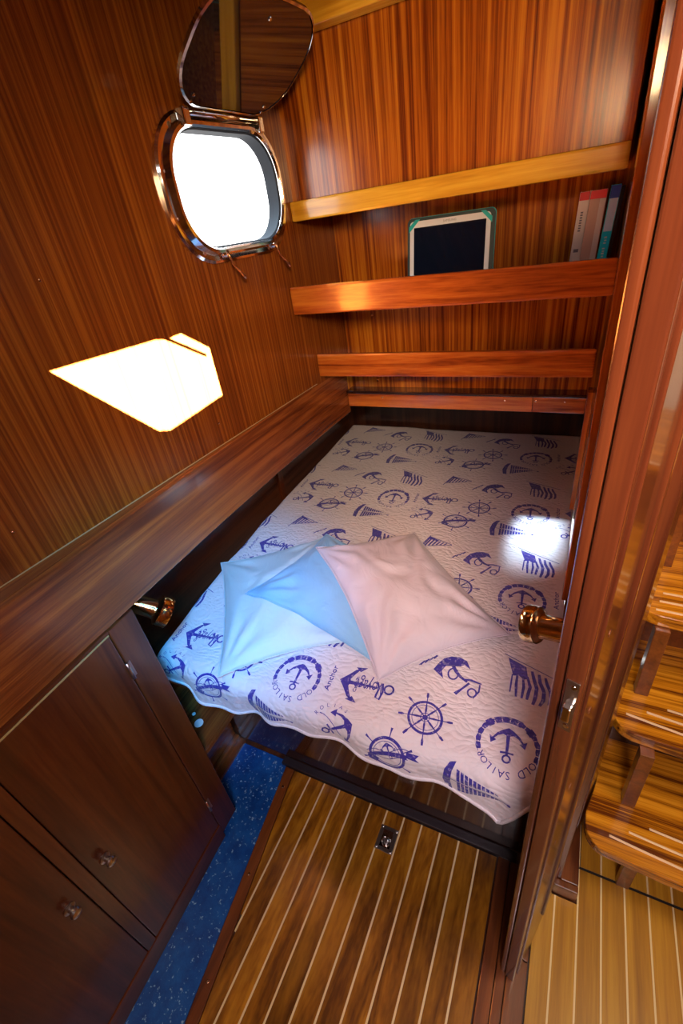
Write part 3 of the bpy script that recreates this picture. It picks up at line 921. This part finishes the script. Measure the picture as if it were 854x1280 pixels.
ct, st_ = cos(TH), sin(TH)
for i in range(-1, 3):
    for j in range(-1, 5):
        for kind, cx, cs in CELL:
            X = cx - 0.555 * i - 0.028 * j; Sx = cs + 0.475 * j
            if X > 0.13 or X < -1.25 or Sx < 0.40 or Sx > 2.40: continue
            V, F = base[kind]
            W = []; ok = []
            for (a, b) in V:
                x = X + a * ct - b * st_; s = Sx + a * st_ + b * ct
                xl = lerp_table(s, LEFT)
                ok.append(xl - 0.03 < x < XB - 0.002 and s_min(x) + 0.002 < s < 2.33)
                W.append((x, s))
            Fk = [f for f in F if all(ok[q] for q in f)]
            if len(Fk) < 3: continue
            used = sorted({q for f in Fk for q in f}); mp = {q: t for t, q in enumerate(used)}
            me = bpy.data.meshes.new(NAMES[kind])
            me.from_pydata([S_off(*W[q]) for q in used], [], [tuple(mp[q] for q in f) for f in Fk])
            me.update()
            # make the ink face up
            if sum(p.normal.z - p.normal.y for p in me.polygons) < 0: me.flip_normals()
            link(NAMES[kind], me, 'ink', quilt, QO, False)

# ------------------------------------------------------------------ pillows
STACK = []


def stack_height(x, y):
    h = ZT + 0.010
    for t in STACK:
        r = t.ray_cast(Vector((x, y, 2.0)), Vector((0, 0, -1)))
        if r[0] is not None: h = max(h, r[0].z)
    return h


def pillow(corners, thick, mat, seed, label, dep=0.0):
    n = 56
    c00, c10, c11, c01 = [Vector(c) for c in corners]
    mid = (c00 + c10 + c11 + c01) / 4
    top = {}; bot = {}
    bm = bmesh.new()
    for j in range(n + 1):
        for i in range(n + 1):
            u, v = i / n, j / n
            U, V = 2 * u - 1, 2 * v - 1
            # edges bow inwards between the corners
            pu = u + (-0.045 * U) * (1 - V * V) * abs(U) ** 2
            pv = v + (-0.045 * V) * (1 - U * U) * abs(V) ** 2
            p = c00 * (1 - pu) * (1 - pv) + c10 * pu * (1 - pv) + c11 * pu * pv + c01 * (1 - pu) * pv
            f = (max(0.0, 1 - abs(U) ** 2.2) * max(0.0, 1 - abs(V) ** 2.2)) ** 0.55
            nz = noise.noise(Vector((U * 1.6 + seed, V * 1.6, seed * 2.0))) * 0.10
            # pull creases that run out of the corners
            cr = 0.0
            for (a, b) in ((-1, -1), (1, -1), (1, 1), (-1, 1)):
                dx, dy = U - a, V - b; r = math.hypot(dx, dy); an = math.atan2(dy, dx)
                cr += 0.30 * sin(an * 13 + seed * a + b) * math.exp(-((r - 0.45) / 0.33) ** 2)
            cr += 0.09 * sin((U * 2.2 - V * 3.1 + noise.noise(Vector((U * 2, V * 2, seed))) * 2) * 3.0) * f
            h = thick * f * (1 + nz + cr * 0.8)
            edge = (i in (0, n) or j in (0, n))
            base_h = stack_height(p.x, p.y) + 0.002
            zb = max(p.z - h * 0.62 - 0.002, base_h)
            zt = max(p.z + h, zb + 0.004 + h * 0.55)
            if edge: zb = zt = max(p.z, base_h + 0.002)
            top[i, j] = bm.verts.new((p.x, p.y, zt))
            bot[i, j] = top[i, j] if edge else bm.verts.new((p.x, p.y, zb))
    for j in range(n):
        for i in range(n):
            bm.faces.new((top[i, j], top[i + 1, j], top[i + 1, j + 1], top[i, j + 1]))
            q = []
            for c in ((i, j), (i, j + 1), (i + 1, j + 1), (i + 1, j)):
                if bot[c] not in q: q.append(bot[c])
            if len(q) >= 3 and not all(bot[c] is top[c] for c in ((i, j), (i, j + 1), (i + 1, j + 1), (i + 1, j))): bm.faces.new(q)
    bmesh.ops.smooth_vert(bm, verts=[v for v in bm.verts], factor=0.5, use_axis_x=False, use_axis_y=False, use_axis_z=True)
    STACK.append(BVHTree.FromBMesh(bm))
    # sewn edge
    loop = [(i, 0) for i in range(n)] + [(n, j) for j in range(n)] + [(n - i, n) for i in range(n)] + [(0, n - j) for j in range(n)]
    rim = [top[c].co.copy() for c in loop]
    o = from_bm('pillow', bm, mat, None, True, origin=mid)
    tag(o, label, 'pillow')
    tube('piping', rim, 0.0022, mat, o, 6, True)
    return o


pillow([(-0.790, 0.548, 0.675), (-0.455, 0.800, 0.675), (-0.790, 1.235, 0.675), (-1.112, 0.975, 0.675)], 0.050, 'pil_white', 1.3,
       'white pillow at the bottom of the stack, nearest the left rail')
pillow([(-0.397, 0.733, 0.692), (-0.27, 1.120, 0.690), (-0.753, 1.173, 0.735), (-0.869, 0.819, 0.722)][0:0] or
       [(-0.397, 0.733, 0.688), (-0.285, 1.085, 0.690), (-0.753, 1.178, 0.735), (-0.872, 0.819, 0.722)], 0.050, 'pil_blue', 4.1,
       'pale blue pillow in the middle of the stack, between the white and the pink one')
pillow([(-0.352, 0.668, 0.700), (-0.068, 0.946, 0.680), (-0.463, 1.325, 0.690), (-0.722, 1.050, 0.775)], 0.064, 'pil_pink', 7.7,
       'pale pink pillow lying on top of the stack')


# ------------------------------------------------------------------ brass reading lamps
def reading_lamp(cap, mouth, wallp, label):
    cap = Vector(cap); mouth = Vector(mouth); ax = (mouth - cap).normalized(); L = (mouth - cap).length * 1.12
    t = empty('reading_lamp', cap, label, 'lamp', None)
    lathe('lamp_barrel', cap, ax, [(0, 0), (0, 0.013), (0.004, 0.022), (0.010, 0.0250), (L * 0.62, 0.0262), (L * 0.66, 0.028)], 'brass', t, 32)
    lathe('lamp_bezel', cap + ax * L * 0.66, ax, [(0, 0.028), (0.004, 0.036), (0.009, 0.0405), (0.013, 0.0395), (0.017, 0.0410), (L * 0.34 - 0.004, 0.0415), (L * 0.34, 0.040), (L * 0.34, 0.036), (L * 0.30, 0.035)], 'brass', t, 32)
    lathe('lamp_lens', cap + ax * (L * 0.955), ax, [(0, 0.0345), (0.001, 0.0345), (0.002, 0)], 'bezel', t, 24)
    s = Vector((0, 0, 1)).cross(ax).normalized()
    up = Vector((0, 0, 1))
    tube('lamp_switch', [cap + ax * L * 0.18 + up * 0.0265, cap + ax * L * 0.62 + up * 0.0310], 0.003, 'brass', t, 8)
    wp = Vector(wallp)
    tube('lamp_arm', [cap + ax * 0.016, cap - ax * 0.004, (cap + wp) / 2, wp], 0.006, 'brass', t, 10)
    d = (wp - cap)
    lathe('lamp_rose', wp, -d, [(0, 0.022), (0.003, 0.022), (0.007, 0.014), (0.009, 0.006)], 'brass', t, 24)
    return t


reading_lamp((-0.955, 0.505, 0.962), (-0.900, 0.552, 0.893), (-1.203, 0.535, 0.925), 'brass reading lamp under the left rail, pointing across the bed')
reading_lamp((0.070, 0.755, 0.93), (-0.015, 0.782, 0.905), (0.0945, 0.76, 0.925), 'brass reading lamp on the right bulkhead, half hidden by the door')


# ------------------------------------------------------------------ shelves and fiddles on the back wall
def fiddle(name, x0, x1, y0, y1, z0, z1, mat, label, cat, board=None, bmat='ply_z', bev_=0.006):
    t = empty(name, ((x0 + x1) / 2, y0, z0), label, cat)
    box('fiddle_rail', (x0, x1), (y0, y1), (z0, z1), mat, t, bev_)
    if board: box('shelf_board', (x0, x1), (y1 + 0.0005, 1.7515), board, bmat, t, 0.001)
    return t


loc_ = empty('upper_locker', (-0.4, 1.5, 1.77), 'high mahogany locker front above the pale rail on the back wall', 'cabinet')
box('locker_panel', (-0.868, 0.048), (1.512, 1.530), (1.768, 2.168), 'ply_z', loc_, 0.0005)
box('locker_floor', (-0.868, 0.048), (1.512, 1.7515), (1.735, 1.748), 'trim_x', loc_, 0.001)
box('lower_rail', (-0.8675, 0.048), (1.488, 1.5115), (1.714, 1.767), 'light_x', loc_, 0.006)
M['light_x'].name = 'pale_varnished_rail'
fiddle('shelf', -0.872, 0.058, 1.408, 1.430, 1.454, 1.539, 'trim_x', 'mahogany shelf with a deep fiddle rail holding the tablet and books', 'shelf', (1.462, 1.474))
fiddle('shelf', -0.866, 0.047, 1.505, 1.527, 1.217, 1.299, 'trim_x', 'empty mahogany shelf second up from the bed on the back wall', 'shelf', (1.224, 1.236))
t = empty('shelf', (-0.4, 1.69, 1.03), 'lowest narrow mahogany ledge on the back wall just over the quilt', 'shelf')
box('ledge_board', (-0.856, 0.044), (1.690, 1.7515), (1.086, 1.098), 'dark_x', t, 0.003)
box('ledge_face', (-0.856, -0.125), (1.702, 1.722), (1.028, 1.0855), 'trim_x', t, 0.002)
box('ledge_face', (-0.124, 0.044), (1.702, 1.722), (1.028, 1.0855), 'trim_x', t, 0.002)
for sx in (-0.22, -0.115, -0.02, -0.70): screw((sx, 1.702, 1.070), (0, -1, 0), t, 0.0035)


# ------------------------------------------------------------------ tablet
def tablet():
    t = empty('tablet', (-0.412, 1.652, 1.474), 'white tablet in a dark case with teal corner straps on the shelf', 'tablet')
    w, h = 0.272, 0.198
    tilt = math.radians(12); rz = math.radians(3)
    R = Matrix.Rotation(rz, 4, 'Z') @ Matrix.Rotation(-tilt, 4, 'X')
    org = Vector((-0.412, 1.640, 1.4745 + 0.006))
    def place(o):
        o.data.transform(R); return o
    def rbox(name, x, y, z, mat, parent, r=0.0, bevel=0.001):
        poly = rrect((x[0] + x[1]) / 2, (z[0] + z[1]) / 2, x[1] - x[0], z[1] - z[0], r, 6)
        bm = bmesh.new()
        a = [bm.verts.new((p, y[0], q)) for p, q in poly]; b = [bm.verts.new((p, y[1], q)) for p, q in poly]
        bm.faces.new(a); bm.faces.new(b)
        for i in range(len(poly)): bm.faces.new((a[i], a[(i + 1) % len(poly)], b[(i + 1) % len(poly)], b[i]))
        bmesh.ops.transform(bm, matrix=Matrix.Translation(org) @ R, verts=bm.verts[:])
        return from_bm(name, bm, mat, parent)
    rbox('case_back', (-w / 2, w / 2), (0.004, 0.012), (0, h), 'case', t, 0.014)
    rbox('case_edge', (-w / 2 - 0.0015, w / 2 + 0.0015), (0.0125, 0.0155), (-0.001, h + 0.003), 'teal', t, 0.015)
    sc = rbox('bezel', (-w / 2 + 0.010, w / 2 - 0.012), (-0.004, 0.0035), (0.006, h - 0.010), 'bezel', t, 0.010)
    rbox('screen', (-w / 2 + 0.023, w / 2 - 0.025), (-0.0046, -0.0041), (0.020, h - 0.028), 'screen', sc, 0.001)
    for sx in (-1, 1):
        poly = [(sx * (w / 2 - 0.008), h - 0.040), (sx * (w / 2 - 0.008), h - 0.024), (sx * (w / 2 - 0.028), h - 0.006), (sx * (w / 2 - 0.042), h - 0.006)]
        bm = bmesh.new()
        a = [bm.verts.new((p, -0.0068, q)) for p, q in poly]; b = [bm.verts.new((p, -0.0044, q)) for p, q in poly]
        bm.faces.new(a); bm.faces.new(b)
        for i in range(4): bm.faces.new((a[i], a[(i + 1) % 4], b[(i + 1) % 4], b[i]))
        bmesh.ops.transform(bm, matrix=Matrix.Translation(org) @ R, verts=bm.verts[:])
        from_bm('corner_strap', bm, 'teal', t)
    q = Matrix.Translation(org) @ R
    text_obj('maker_mark', 'SAMSUNG', 0.009, q @ Vector((0.0, -0.0041, h - 0.019)), (q.to_3x3() @ Vector((1, 0, 0))), (q.to_3x3() @ Vector((0, 0, 1))), 'grey_print', sc, 0.0004)


tablet()


# ------------------------------------------------------------------ books
def book(x0, x1, depth, h, mat, label, lean=0.0, yb=1.640, bands=(), texts=(), name='book'):
    t = empty(name, ((x0 + x1) / 2, yb, 1.4745), label, 'book', 'books at the right end of the shelf')
    sk = lambda z: lean * (z - 1.4745)
    z0 = 1.4745
    bm = bmesh.new()
    c = 0.0018
    for (a, b, ya, yb2, zz0, zz1) in ((x0, x0 + c, yb, yb + depth, z0, z0 + h), (x1 - c, x1, yb, yb + depth, z0, z0 + h), (x0 + c, x1 - c, yb, yb + c, z0, z0 + h)):
        bm_box(bm, (a, b), (ya, yb2), (zz0, zz1))
    for v in bm.verts: v.co.x += sk(v.co.z)
    from_bm('cover', bm, mat, t)
    bm = bmesh.new(); bm_box(bm, (x0 + c + 0.0003, x1 - c - 0.0003), (yb + c + 0.0003, yb + depth - 0.004), (z0 + 0.002, z0 + h - 0.004))
    for v in bm.verts: v.co.x += sk(v.co.z)
    from_bm('pages', bm, 'paper', t)
    for (f0, f1, g0, g1, m_) in bands:
        bm = bmesh.new()
        w = x1 - x0
        bm_box(bm, (x0 + w * g0, x0 + w * g1), (yb - 0.0006, yb), (z0 + h * f0, z0 + h * f1))
        for v in bm.verts: v.co.x += sk(v.co.z)
        from_bm('spine_band', bm, m_, t)
    for (f0, f1, g0, g1, m_) in texts:
        bm = bmesh.new(); w = x1 - x0
        bm_box(bm, (x0 + w * g0, x0 + w * g1), (yb - 0.0010, yb - 0.0006), (z0 + h * f0, z0 + h * f1))
        for v in bm.verts: v.co.x += sk(v.co.z)
        from_bm('spine_lettering', bm, m_, t)
    for (s, size, fx, fz, m_, up) in ():
        o = Vector((x0 + (x1 - x0) * fx + sk(z0 + h * fz), yb - 0.0007, z0 + h * fz))
        text_obj('spine_title', s, size, o, (lean, 0, 1) if up else (1, 0, 0), (-1, 0, 0) if up else (0, 0, 1), m_, t, 0.0004)
    return t


book(-0.0600, -0.0350, 0.085, 0.204, 'bk_white', 'narrow white book with a red top band, first from the left', 0.045, 1.640,
     [(0.905, 0.998, 0.02, 0.98, 'bk_red'), (0.30, 0.34, 0.25, 0.75, 'grey_print')], [(0.55 + 0.03 * q, 0.568 + 0.03 * q, 0.35, 0.6, 'grey_print') for q in range(8)])
book(-0.0340, 0.0065, 0.085, 0.204, 'bk_beige', 'thick beige book with a red top band, leaning beside the blue one', 0.045, 1.640,
     [(0.905, 0.998, 0.02, 0.98, 'bk_red'), (0.02, 0.90, 0.62, 0.96, 'bk_white')], [(0.03, 0.10, 0.44, 0.55, 'black_print'), (0.05, 0.09, 0.30, 0.36, 'black_print')])
book(0.0100, 0.0330, 0.09, 0.210, 'bk_cyan', 'blue and turquoise book with pale lettering up its spine', 0.060, 1.640,
     [(0.50, 0.86, 0.06, 0.94, 'bk_sky'), (0.86, 0.995, 0.02, 0.98, 'bk_blue')], [(0.05 + 0.031 * q, 0.071 + 0.031 * q - (0.006 if q % 3 else 0), 0.34 + 0.05 * (q % 2), 0.62, 'white_plastic') for q in range(13) if q not in (4, 9)])
book(0.0345, 0.0430, 0.085, 0.206, 'bk_dark', 'thin black book at the far right against the wall', 0.060, 1.640)
o_ = [o for o in bpy.data.objects if o.name.startswith('cover')]

# ------------------------------------------------------------------ portlight
win = empty('window_1', (xl_wall(PC_Y), PC_Y, PC_Z), None, None, None, 'structure')
yaw = math.atan(0.0710 / 1.221)


def PW3(y, z, d):      # point on / in front of the left wall
    return Vector((xl_wall(y) + d, y - d * math.tan(yaw), z))


def ring_plate(name, rings, mat, parent):
    """rings: list of (loop2d, depth); lofted, closed into a solid ring"""
    bm = bmesh.new(); L = []
    for lp, d in rings: L.append([bm.verts.new(PW3(a, b, d)) for a, b in lp])
    n = len(L[0])
    for a, b in zip(L, L[1:] + L[:1]):
        for i in range(n): bm.faces.new((a[i], a[(i + 1) % n], b[(i + 1) % n], b[i]))
    o = from_bm(name, bm, mat, parent, True); return autosmooth(o, 0.5)


OW, OH = 0.480, 0.312
fr = ring_plate('window_frame', [(rrect(PC_Y, PC_Z, OW, OH, 0.125), 0.0), (rrect(PC_Y, PC_Z, OW, OH, 0.125), 0.008), (rrect(PC_Y, PC_Z, OW - 0.012, OH - 0.012, 0.12), 0.012),
                                 (rrect(PC_Y, PC_Z, PW + 0.035, PH + 0.030, 0.115), 0.012), (rrect(PC_Y, PC_Z, PW + 0.020, PH + 0.018, 0.11), 0.026),
                                 (rrect(PC_Y, PC_Z, PW + 0.004, PH + 0.004, 0.106), 0.026), (rrect(PC_Y, PC_Z, PW - 0.004, PH - 0.004, 0.104), 0.020), (rrect(PC_Y, PC_Z, PW - 0.004, PH - 0.004, 0.104), 0.0)], 'chrome', win)
ring_plate('window_gasket', [(rrect(PC_Y, PC_Z, PW - 0.005, PH - 0.005, 0.1035), 0.018), (rrect(PC_Y, PC_Z, PW - 0.012, PH - 0.012, 0.100), 0.014),
                             (rrect(PC_Y, PC_Z, PW - 0.013, PH - 0.013, 0.0995), -0.023), (rrect(PC_Y, PC_Z, PW - 0.005, PH - 0.005, 0.1035), -0.023)], 'rubber', win)
ring_plate('window_liner', [(rrect(PC_Y, PC_Z, PW + 0.05, PH + 0.05, 0.12), -0.0255), (rrect(PC_Y, PC_Z, PW + 0.05, PH + 0.05, 0.12), -0.029), (rrect(PC_Y, PC_Z, PW + 0.002, PH + 0.002, 0.104), -0.029), (rrect(PC_Y, PC_Z, PW + 0.002, PH + 0.002, 0.104), -0.0255)], 'rubber', win)
for (a, b) in ((-0.218, 0.04), (-0.216, -0.05), (-0.16, -0.128), (-0.05, -0.138), (0.12, -0.138), (0.21, -0.06), (0.222, 0.03), (0.17, 0.118), (-0.17, 0.125)):
    lathe('screw', PW3(PC_Y + a, PC_Z + b, 0.0118), (1, 0, 0), [(0, 0.0052), (0.0012, 0.0052), (0.002, 0.003), (0.002, 0)], 'steel', win, 12)
# hinge bar and lugs
tube('hinge_bar', [PW3(1.075, 1.951, 0.024), PW3(1.375, 1.951, 0.024)], 0.0075, 'chrome', win, 12)
for hy in (1.085, 1.365):
    box('hinge_lug', (xl_wall(hy) + 0.010, xl_wall(hy) + 0.034), (hy - 0.012, hy + 0.012), (1.925, 1.960), 'chrome', win, 0.004)
# swing bolts
for hy in (1.125, 1.345):
    lathe('bolt_boss', PW3(hy, 1.668, 0.012), (1, 0, 0), [(0, 0.013), (0.010, 0.012), (0.014, 0.008), (0.014, 0)], 'chrome', win, 16)
    p = PW3(hy, 1.668, 0.024)
    tube('swing_bolt', [p + Vector((0.002, 0, 0.006)), p + Vector((0.004, 0.002, -0.012)), p + Vector((0.006, 0.006, -0.030)), p + Vector((0.014, 0.016, -0.044)), p + Vector((0.020, 0.024, -0.058)), p + Vector((0.022, 0.027, -0.068))],
         [0.0032, 0.0032, 0.0030, 0.0042, 0.0062, 0.0040], 'bronze', win, 10)
# glass leaf swung up and inwards
leaf_w, leaf_h, ang = 0.40, 0.245, math.radians(38)
H0 = PW3(PC_Y, 1.953, 0.034)
ey = Vector((math.sin(yaw), math.cos(yaw), 0)); eo = Vector((cos(ang), 0, sin(ang))); en = ey.cross(eo)


def leaf_pt(a, b, d): return H0 + ey * a + eo * b + en * d


def leaf_loop(w, h, r): return rrect(0, 0.008 + leaf_h / 2, w, h, r)


def leaf_ring(name, rings, mat, parent, cap=False):
    bm = bmesh.new(); L = [[bm.verts.new(leaf_pt(a, b, d)) for a, b in lp] for lp, d in rings]
    n = len(L[0])
    seq = list(zip(L, L[1:])) + ([] if cap else [(L[-1], L[0])])
    for a, b in seq:
        for i in range(n): bm.faces.new((a[i], a[(i + 1) % n], b[(i + 1) % n], b[i]))
    if cap: bm.faces.new(L[0]); bm.faces.new(L[-1])
    return autosmooth(from_bm(name, bm, mat, parent, True), 0.5)


lf = leaf_ring('window_leaf', [(leaf_loop(leaf_w, leaf_h, 0.105), -0.004), (leaf_loop(leaf_w, leaf_h, 0.105), 0.004), (leaf_loop(leaf_w - 0.010, leaf_h - 0.010, 0.10), 0.006), (leaf_loop(leaf_w - 0.012, leaf_h - 0.012, 0.10), -0.006)], 'chrome', win)
leaf_ring('window_glass', [(leaf_loop(leaf_w - 0.013, leaf_h - 0.013, 0.10), -0.004), (leaf_loop(leaf_w - 0.013, leaf_h - 0.013, 0.10), 0.004)], 'glass', lf, True)
for a, b in ((-0.13, 0.02), (-0.13, 0.035), (0.13, 0.02), (0.13, 0.035), (0.0, 0.21)):
    q = leaf_pt(a, b, -0.005)
    lathe('leaf_rivet', q if en.z > 0 else leaf_pt(a, b, 0.005), (-en if en.z > 0 else en), [(0, 0.004), (0.0015, 0.0035), (0.002, 0)], 'chrome', lf, 10)

# ------------------------------------------------------------------ the open door at right
DA = Vector((0.021, 0.413, 0)); DB = Vector((0.056, 0.403, 0)); DH = Vector((0.200, 0.870, 0))
dl = (DH - DB).normalized(); dn = Vector((-dl.y, dl.x, 0))      # dn points to the cabin side
if dn.x > 0: dn = -dn
TK = 0.0355
ZD0, ZD1 = 0.004, 1.86
door = empty('door_1', (0.10, 0.62, 0.0), None, None, None, 'structure')


def dpoly(u0, u1, d0, d1):      # u along the leaf from the free edge, d thickness from the right face
    return [tuple((DB + dl * u + dn * d)[:2]) for u, d in ((u0, d0), (u1, d0), (u1, d1), (u0, d1))]


LL = (DH - DB).length
prism('door_leaf', dpoly(0.022, LL, 0.003, TK - 0.003), ZD0, ZD1, 'door_z', door, 0.001)
prism('lock_stile', dpoly(0.0, 0.0215, 0.0, TK * 0.62), ZD0, ZD1, 'door_z', door, 0.004, seg=4)
prism('edge_bead', dpoly(0.0025, 0.0215, TK * 0.66, TK), ZD0, ZD1, 'door_z', door, 0.005, seg=5)
prism('face_stile', dpoly(0.022, 0.135, -0.004, 0.0025), ZD0, ZD1, 'door_z', door, 0.002)
prism('face_moulding', dpoly(0.137, 0.152, -0.010, 0.0025), ZD0 + 0.12, ZD1, 'door_z', door, 0.004, seg=4)
prism('hinge_stile', dpoly(0.40, LL, -0.004, 0.0025), ZD0, ZD1, 'door_z', door, 0.002)
prism('bottom_rail', dpoly(0.1355, 0.3995, -0.004, 0.0025), ZD0, 0.12, 'door_z', door, 0.002)
for fz in (0.7, 0.9, 1.1, 1.25): 
    q = DB + dl * 0.055 - dn * 0.0040
    lathe('door_plug', (q.x, q.y, fz), -dn, [(0, 0.005), (0.0006, 0.005), (0.0006, 0)], 'sill', door, 12)
# latch plate and bolt on the free edge
lp = DB + dn * TK * 0.31
def edgebox(name, d0, d1, u0, u1, z0, z1, mat, parent):
    return prism(name, dpoly(u0, u1, d0, d1), z0, z1, mat, parent, 0.0015)
lt = edgebox('latch_plate', 0.0035, TK * 0.52, -0.0018, 0.0, 1.112, 1.208, 'steel', door)
edgebox('latch_bolt', 0.006, TK * 0.45, -0.012, -0.002, 1.142, 1.168, 'chrome', lt)
for zz in (1.122, 1.198):
    q = DB + dn * TK * 0.27 - dl * 0.0018
    lathe('latch_screw', (q.x, q.y, zz), -dl, [(0, 0.004), (0.001, 0.003), (0.001, 0)], 'chrome', lt, 12)

# ------------------------------------------------------------------ companionway steps
steps = empty('companionway_steps', (0.5, 0.9, 0.0), 'varnished teak companionway steps with rounded treads beyond the open door', 'steps')


def tread(xl, yf, z, depth, strips, th=0.034):
    xr = 0.98
    pts = [(xl + 0.05, yf + depth), (xl + 0.020, yf + 0.16), (xl, yf + 0.085)]
    for k in range(9):
        a = PI + PI / 2 * k / 8
        pts.append((xl + 0.055 + 0.055 * cos(a), yf + 0.052 + 0.052 * sin(a)))
    for k in range(1, 13): 
        f = k / 12; pts.append((xl + 0.055 + (xr - xl - 0.055) * f, yf - 0.014 * sin(PI * min(1, f * 1.2))))
    pts.append((xr, yf + depth))
    o = prism('tread', pts, z - th, z, 'tread', steps, 0.004, seg=3)
    for (xa, ya, xb, yb) in strips:
        n = 10
        P = [(xa + (xb - xa) * k / n, ya + (yb - ya) * (1 - (1 - k / n) ** 2)) for k in range(n + 1)]
        poly = [(x, y + 0.0028) for x, y in P] + [(x, y - 0.0028) for x, y in P[::-1]]
        prism('grip_strip', poly, z - 0.001, z + 0.0022, 'inlay', o, 0.001)
    return o


tread(0.182, 0.690, 0.240, 0.345, [(0.238, 0.733, 0.80, 0.700), (0.284, 0.760, 0.80, 0.735), (0.332, 0.787, 0.80, 0.770)])
tread(0.205, 0.858, 0.520, 0.345, [(0.234, 0.913, 0.80, 0.868), (0.281, 0.934, 0.80, 0.903), (0.328, 0.958, 0.80, 0.938)])
tread(0.215, 1.000, 0.800, 0.345, [(0.252, 1.022, 0.80, 1.010), (0.262, 1.055, 0.80, 1.045), (0.272, 1.088, 0.80, 1.080)])
tread(0.225, 1.200, 1.080, 0.345, [])
# uprights between the treads, and the dark risers behind them
for (x0, x1, y0, y1, z0, z1) in ((0.268, 0.300, 0.830, 0.860, 0.2405, 0.4855), (0.255, 0.287, 0.985, 1.015, 0.5205, 0.7655), (0.268, 0.300, 1.20, 1.23, 0.8005, 1.0455), (0.292, 0.324, 0.725, 0.7275, 0.0005, 0.2055)):
    box('upright', (x0, x1), (y0, max(y1, y0 + 0.02)), (z0, z1), 'sill', steps, 0.002)
for (y, z0, z1) in ((1.02, 0.0005, 0.2055), (1.022, 0.2405, 0.485), (1.19, 0.5205, 0.7655), (1.33, 0.8005, 1.0455)):
    box('riser', (0.235, 0.975), (y, y + 0.012), (z0, z1), 'sill' if z0 > 0.5 else 'dark_x', steps, 0.001)

# ------------------------------------------------------------------ finish
for o in bpy.data.objects:
    if o.type == 'MESH' and o.parent is None and 'label' not in o and 'kind' not in o:
        print('UNTAGGED', o.name)
print('triangles', sum(len(p.vertices) - 2 for o in bpy.data.objects if o.type == 'MESH' for p in o.data.polygons))
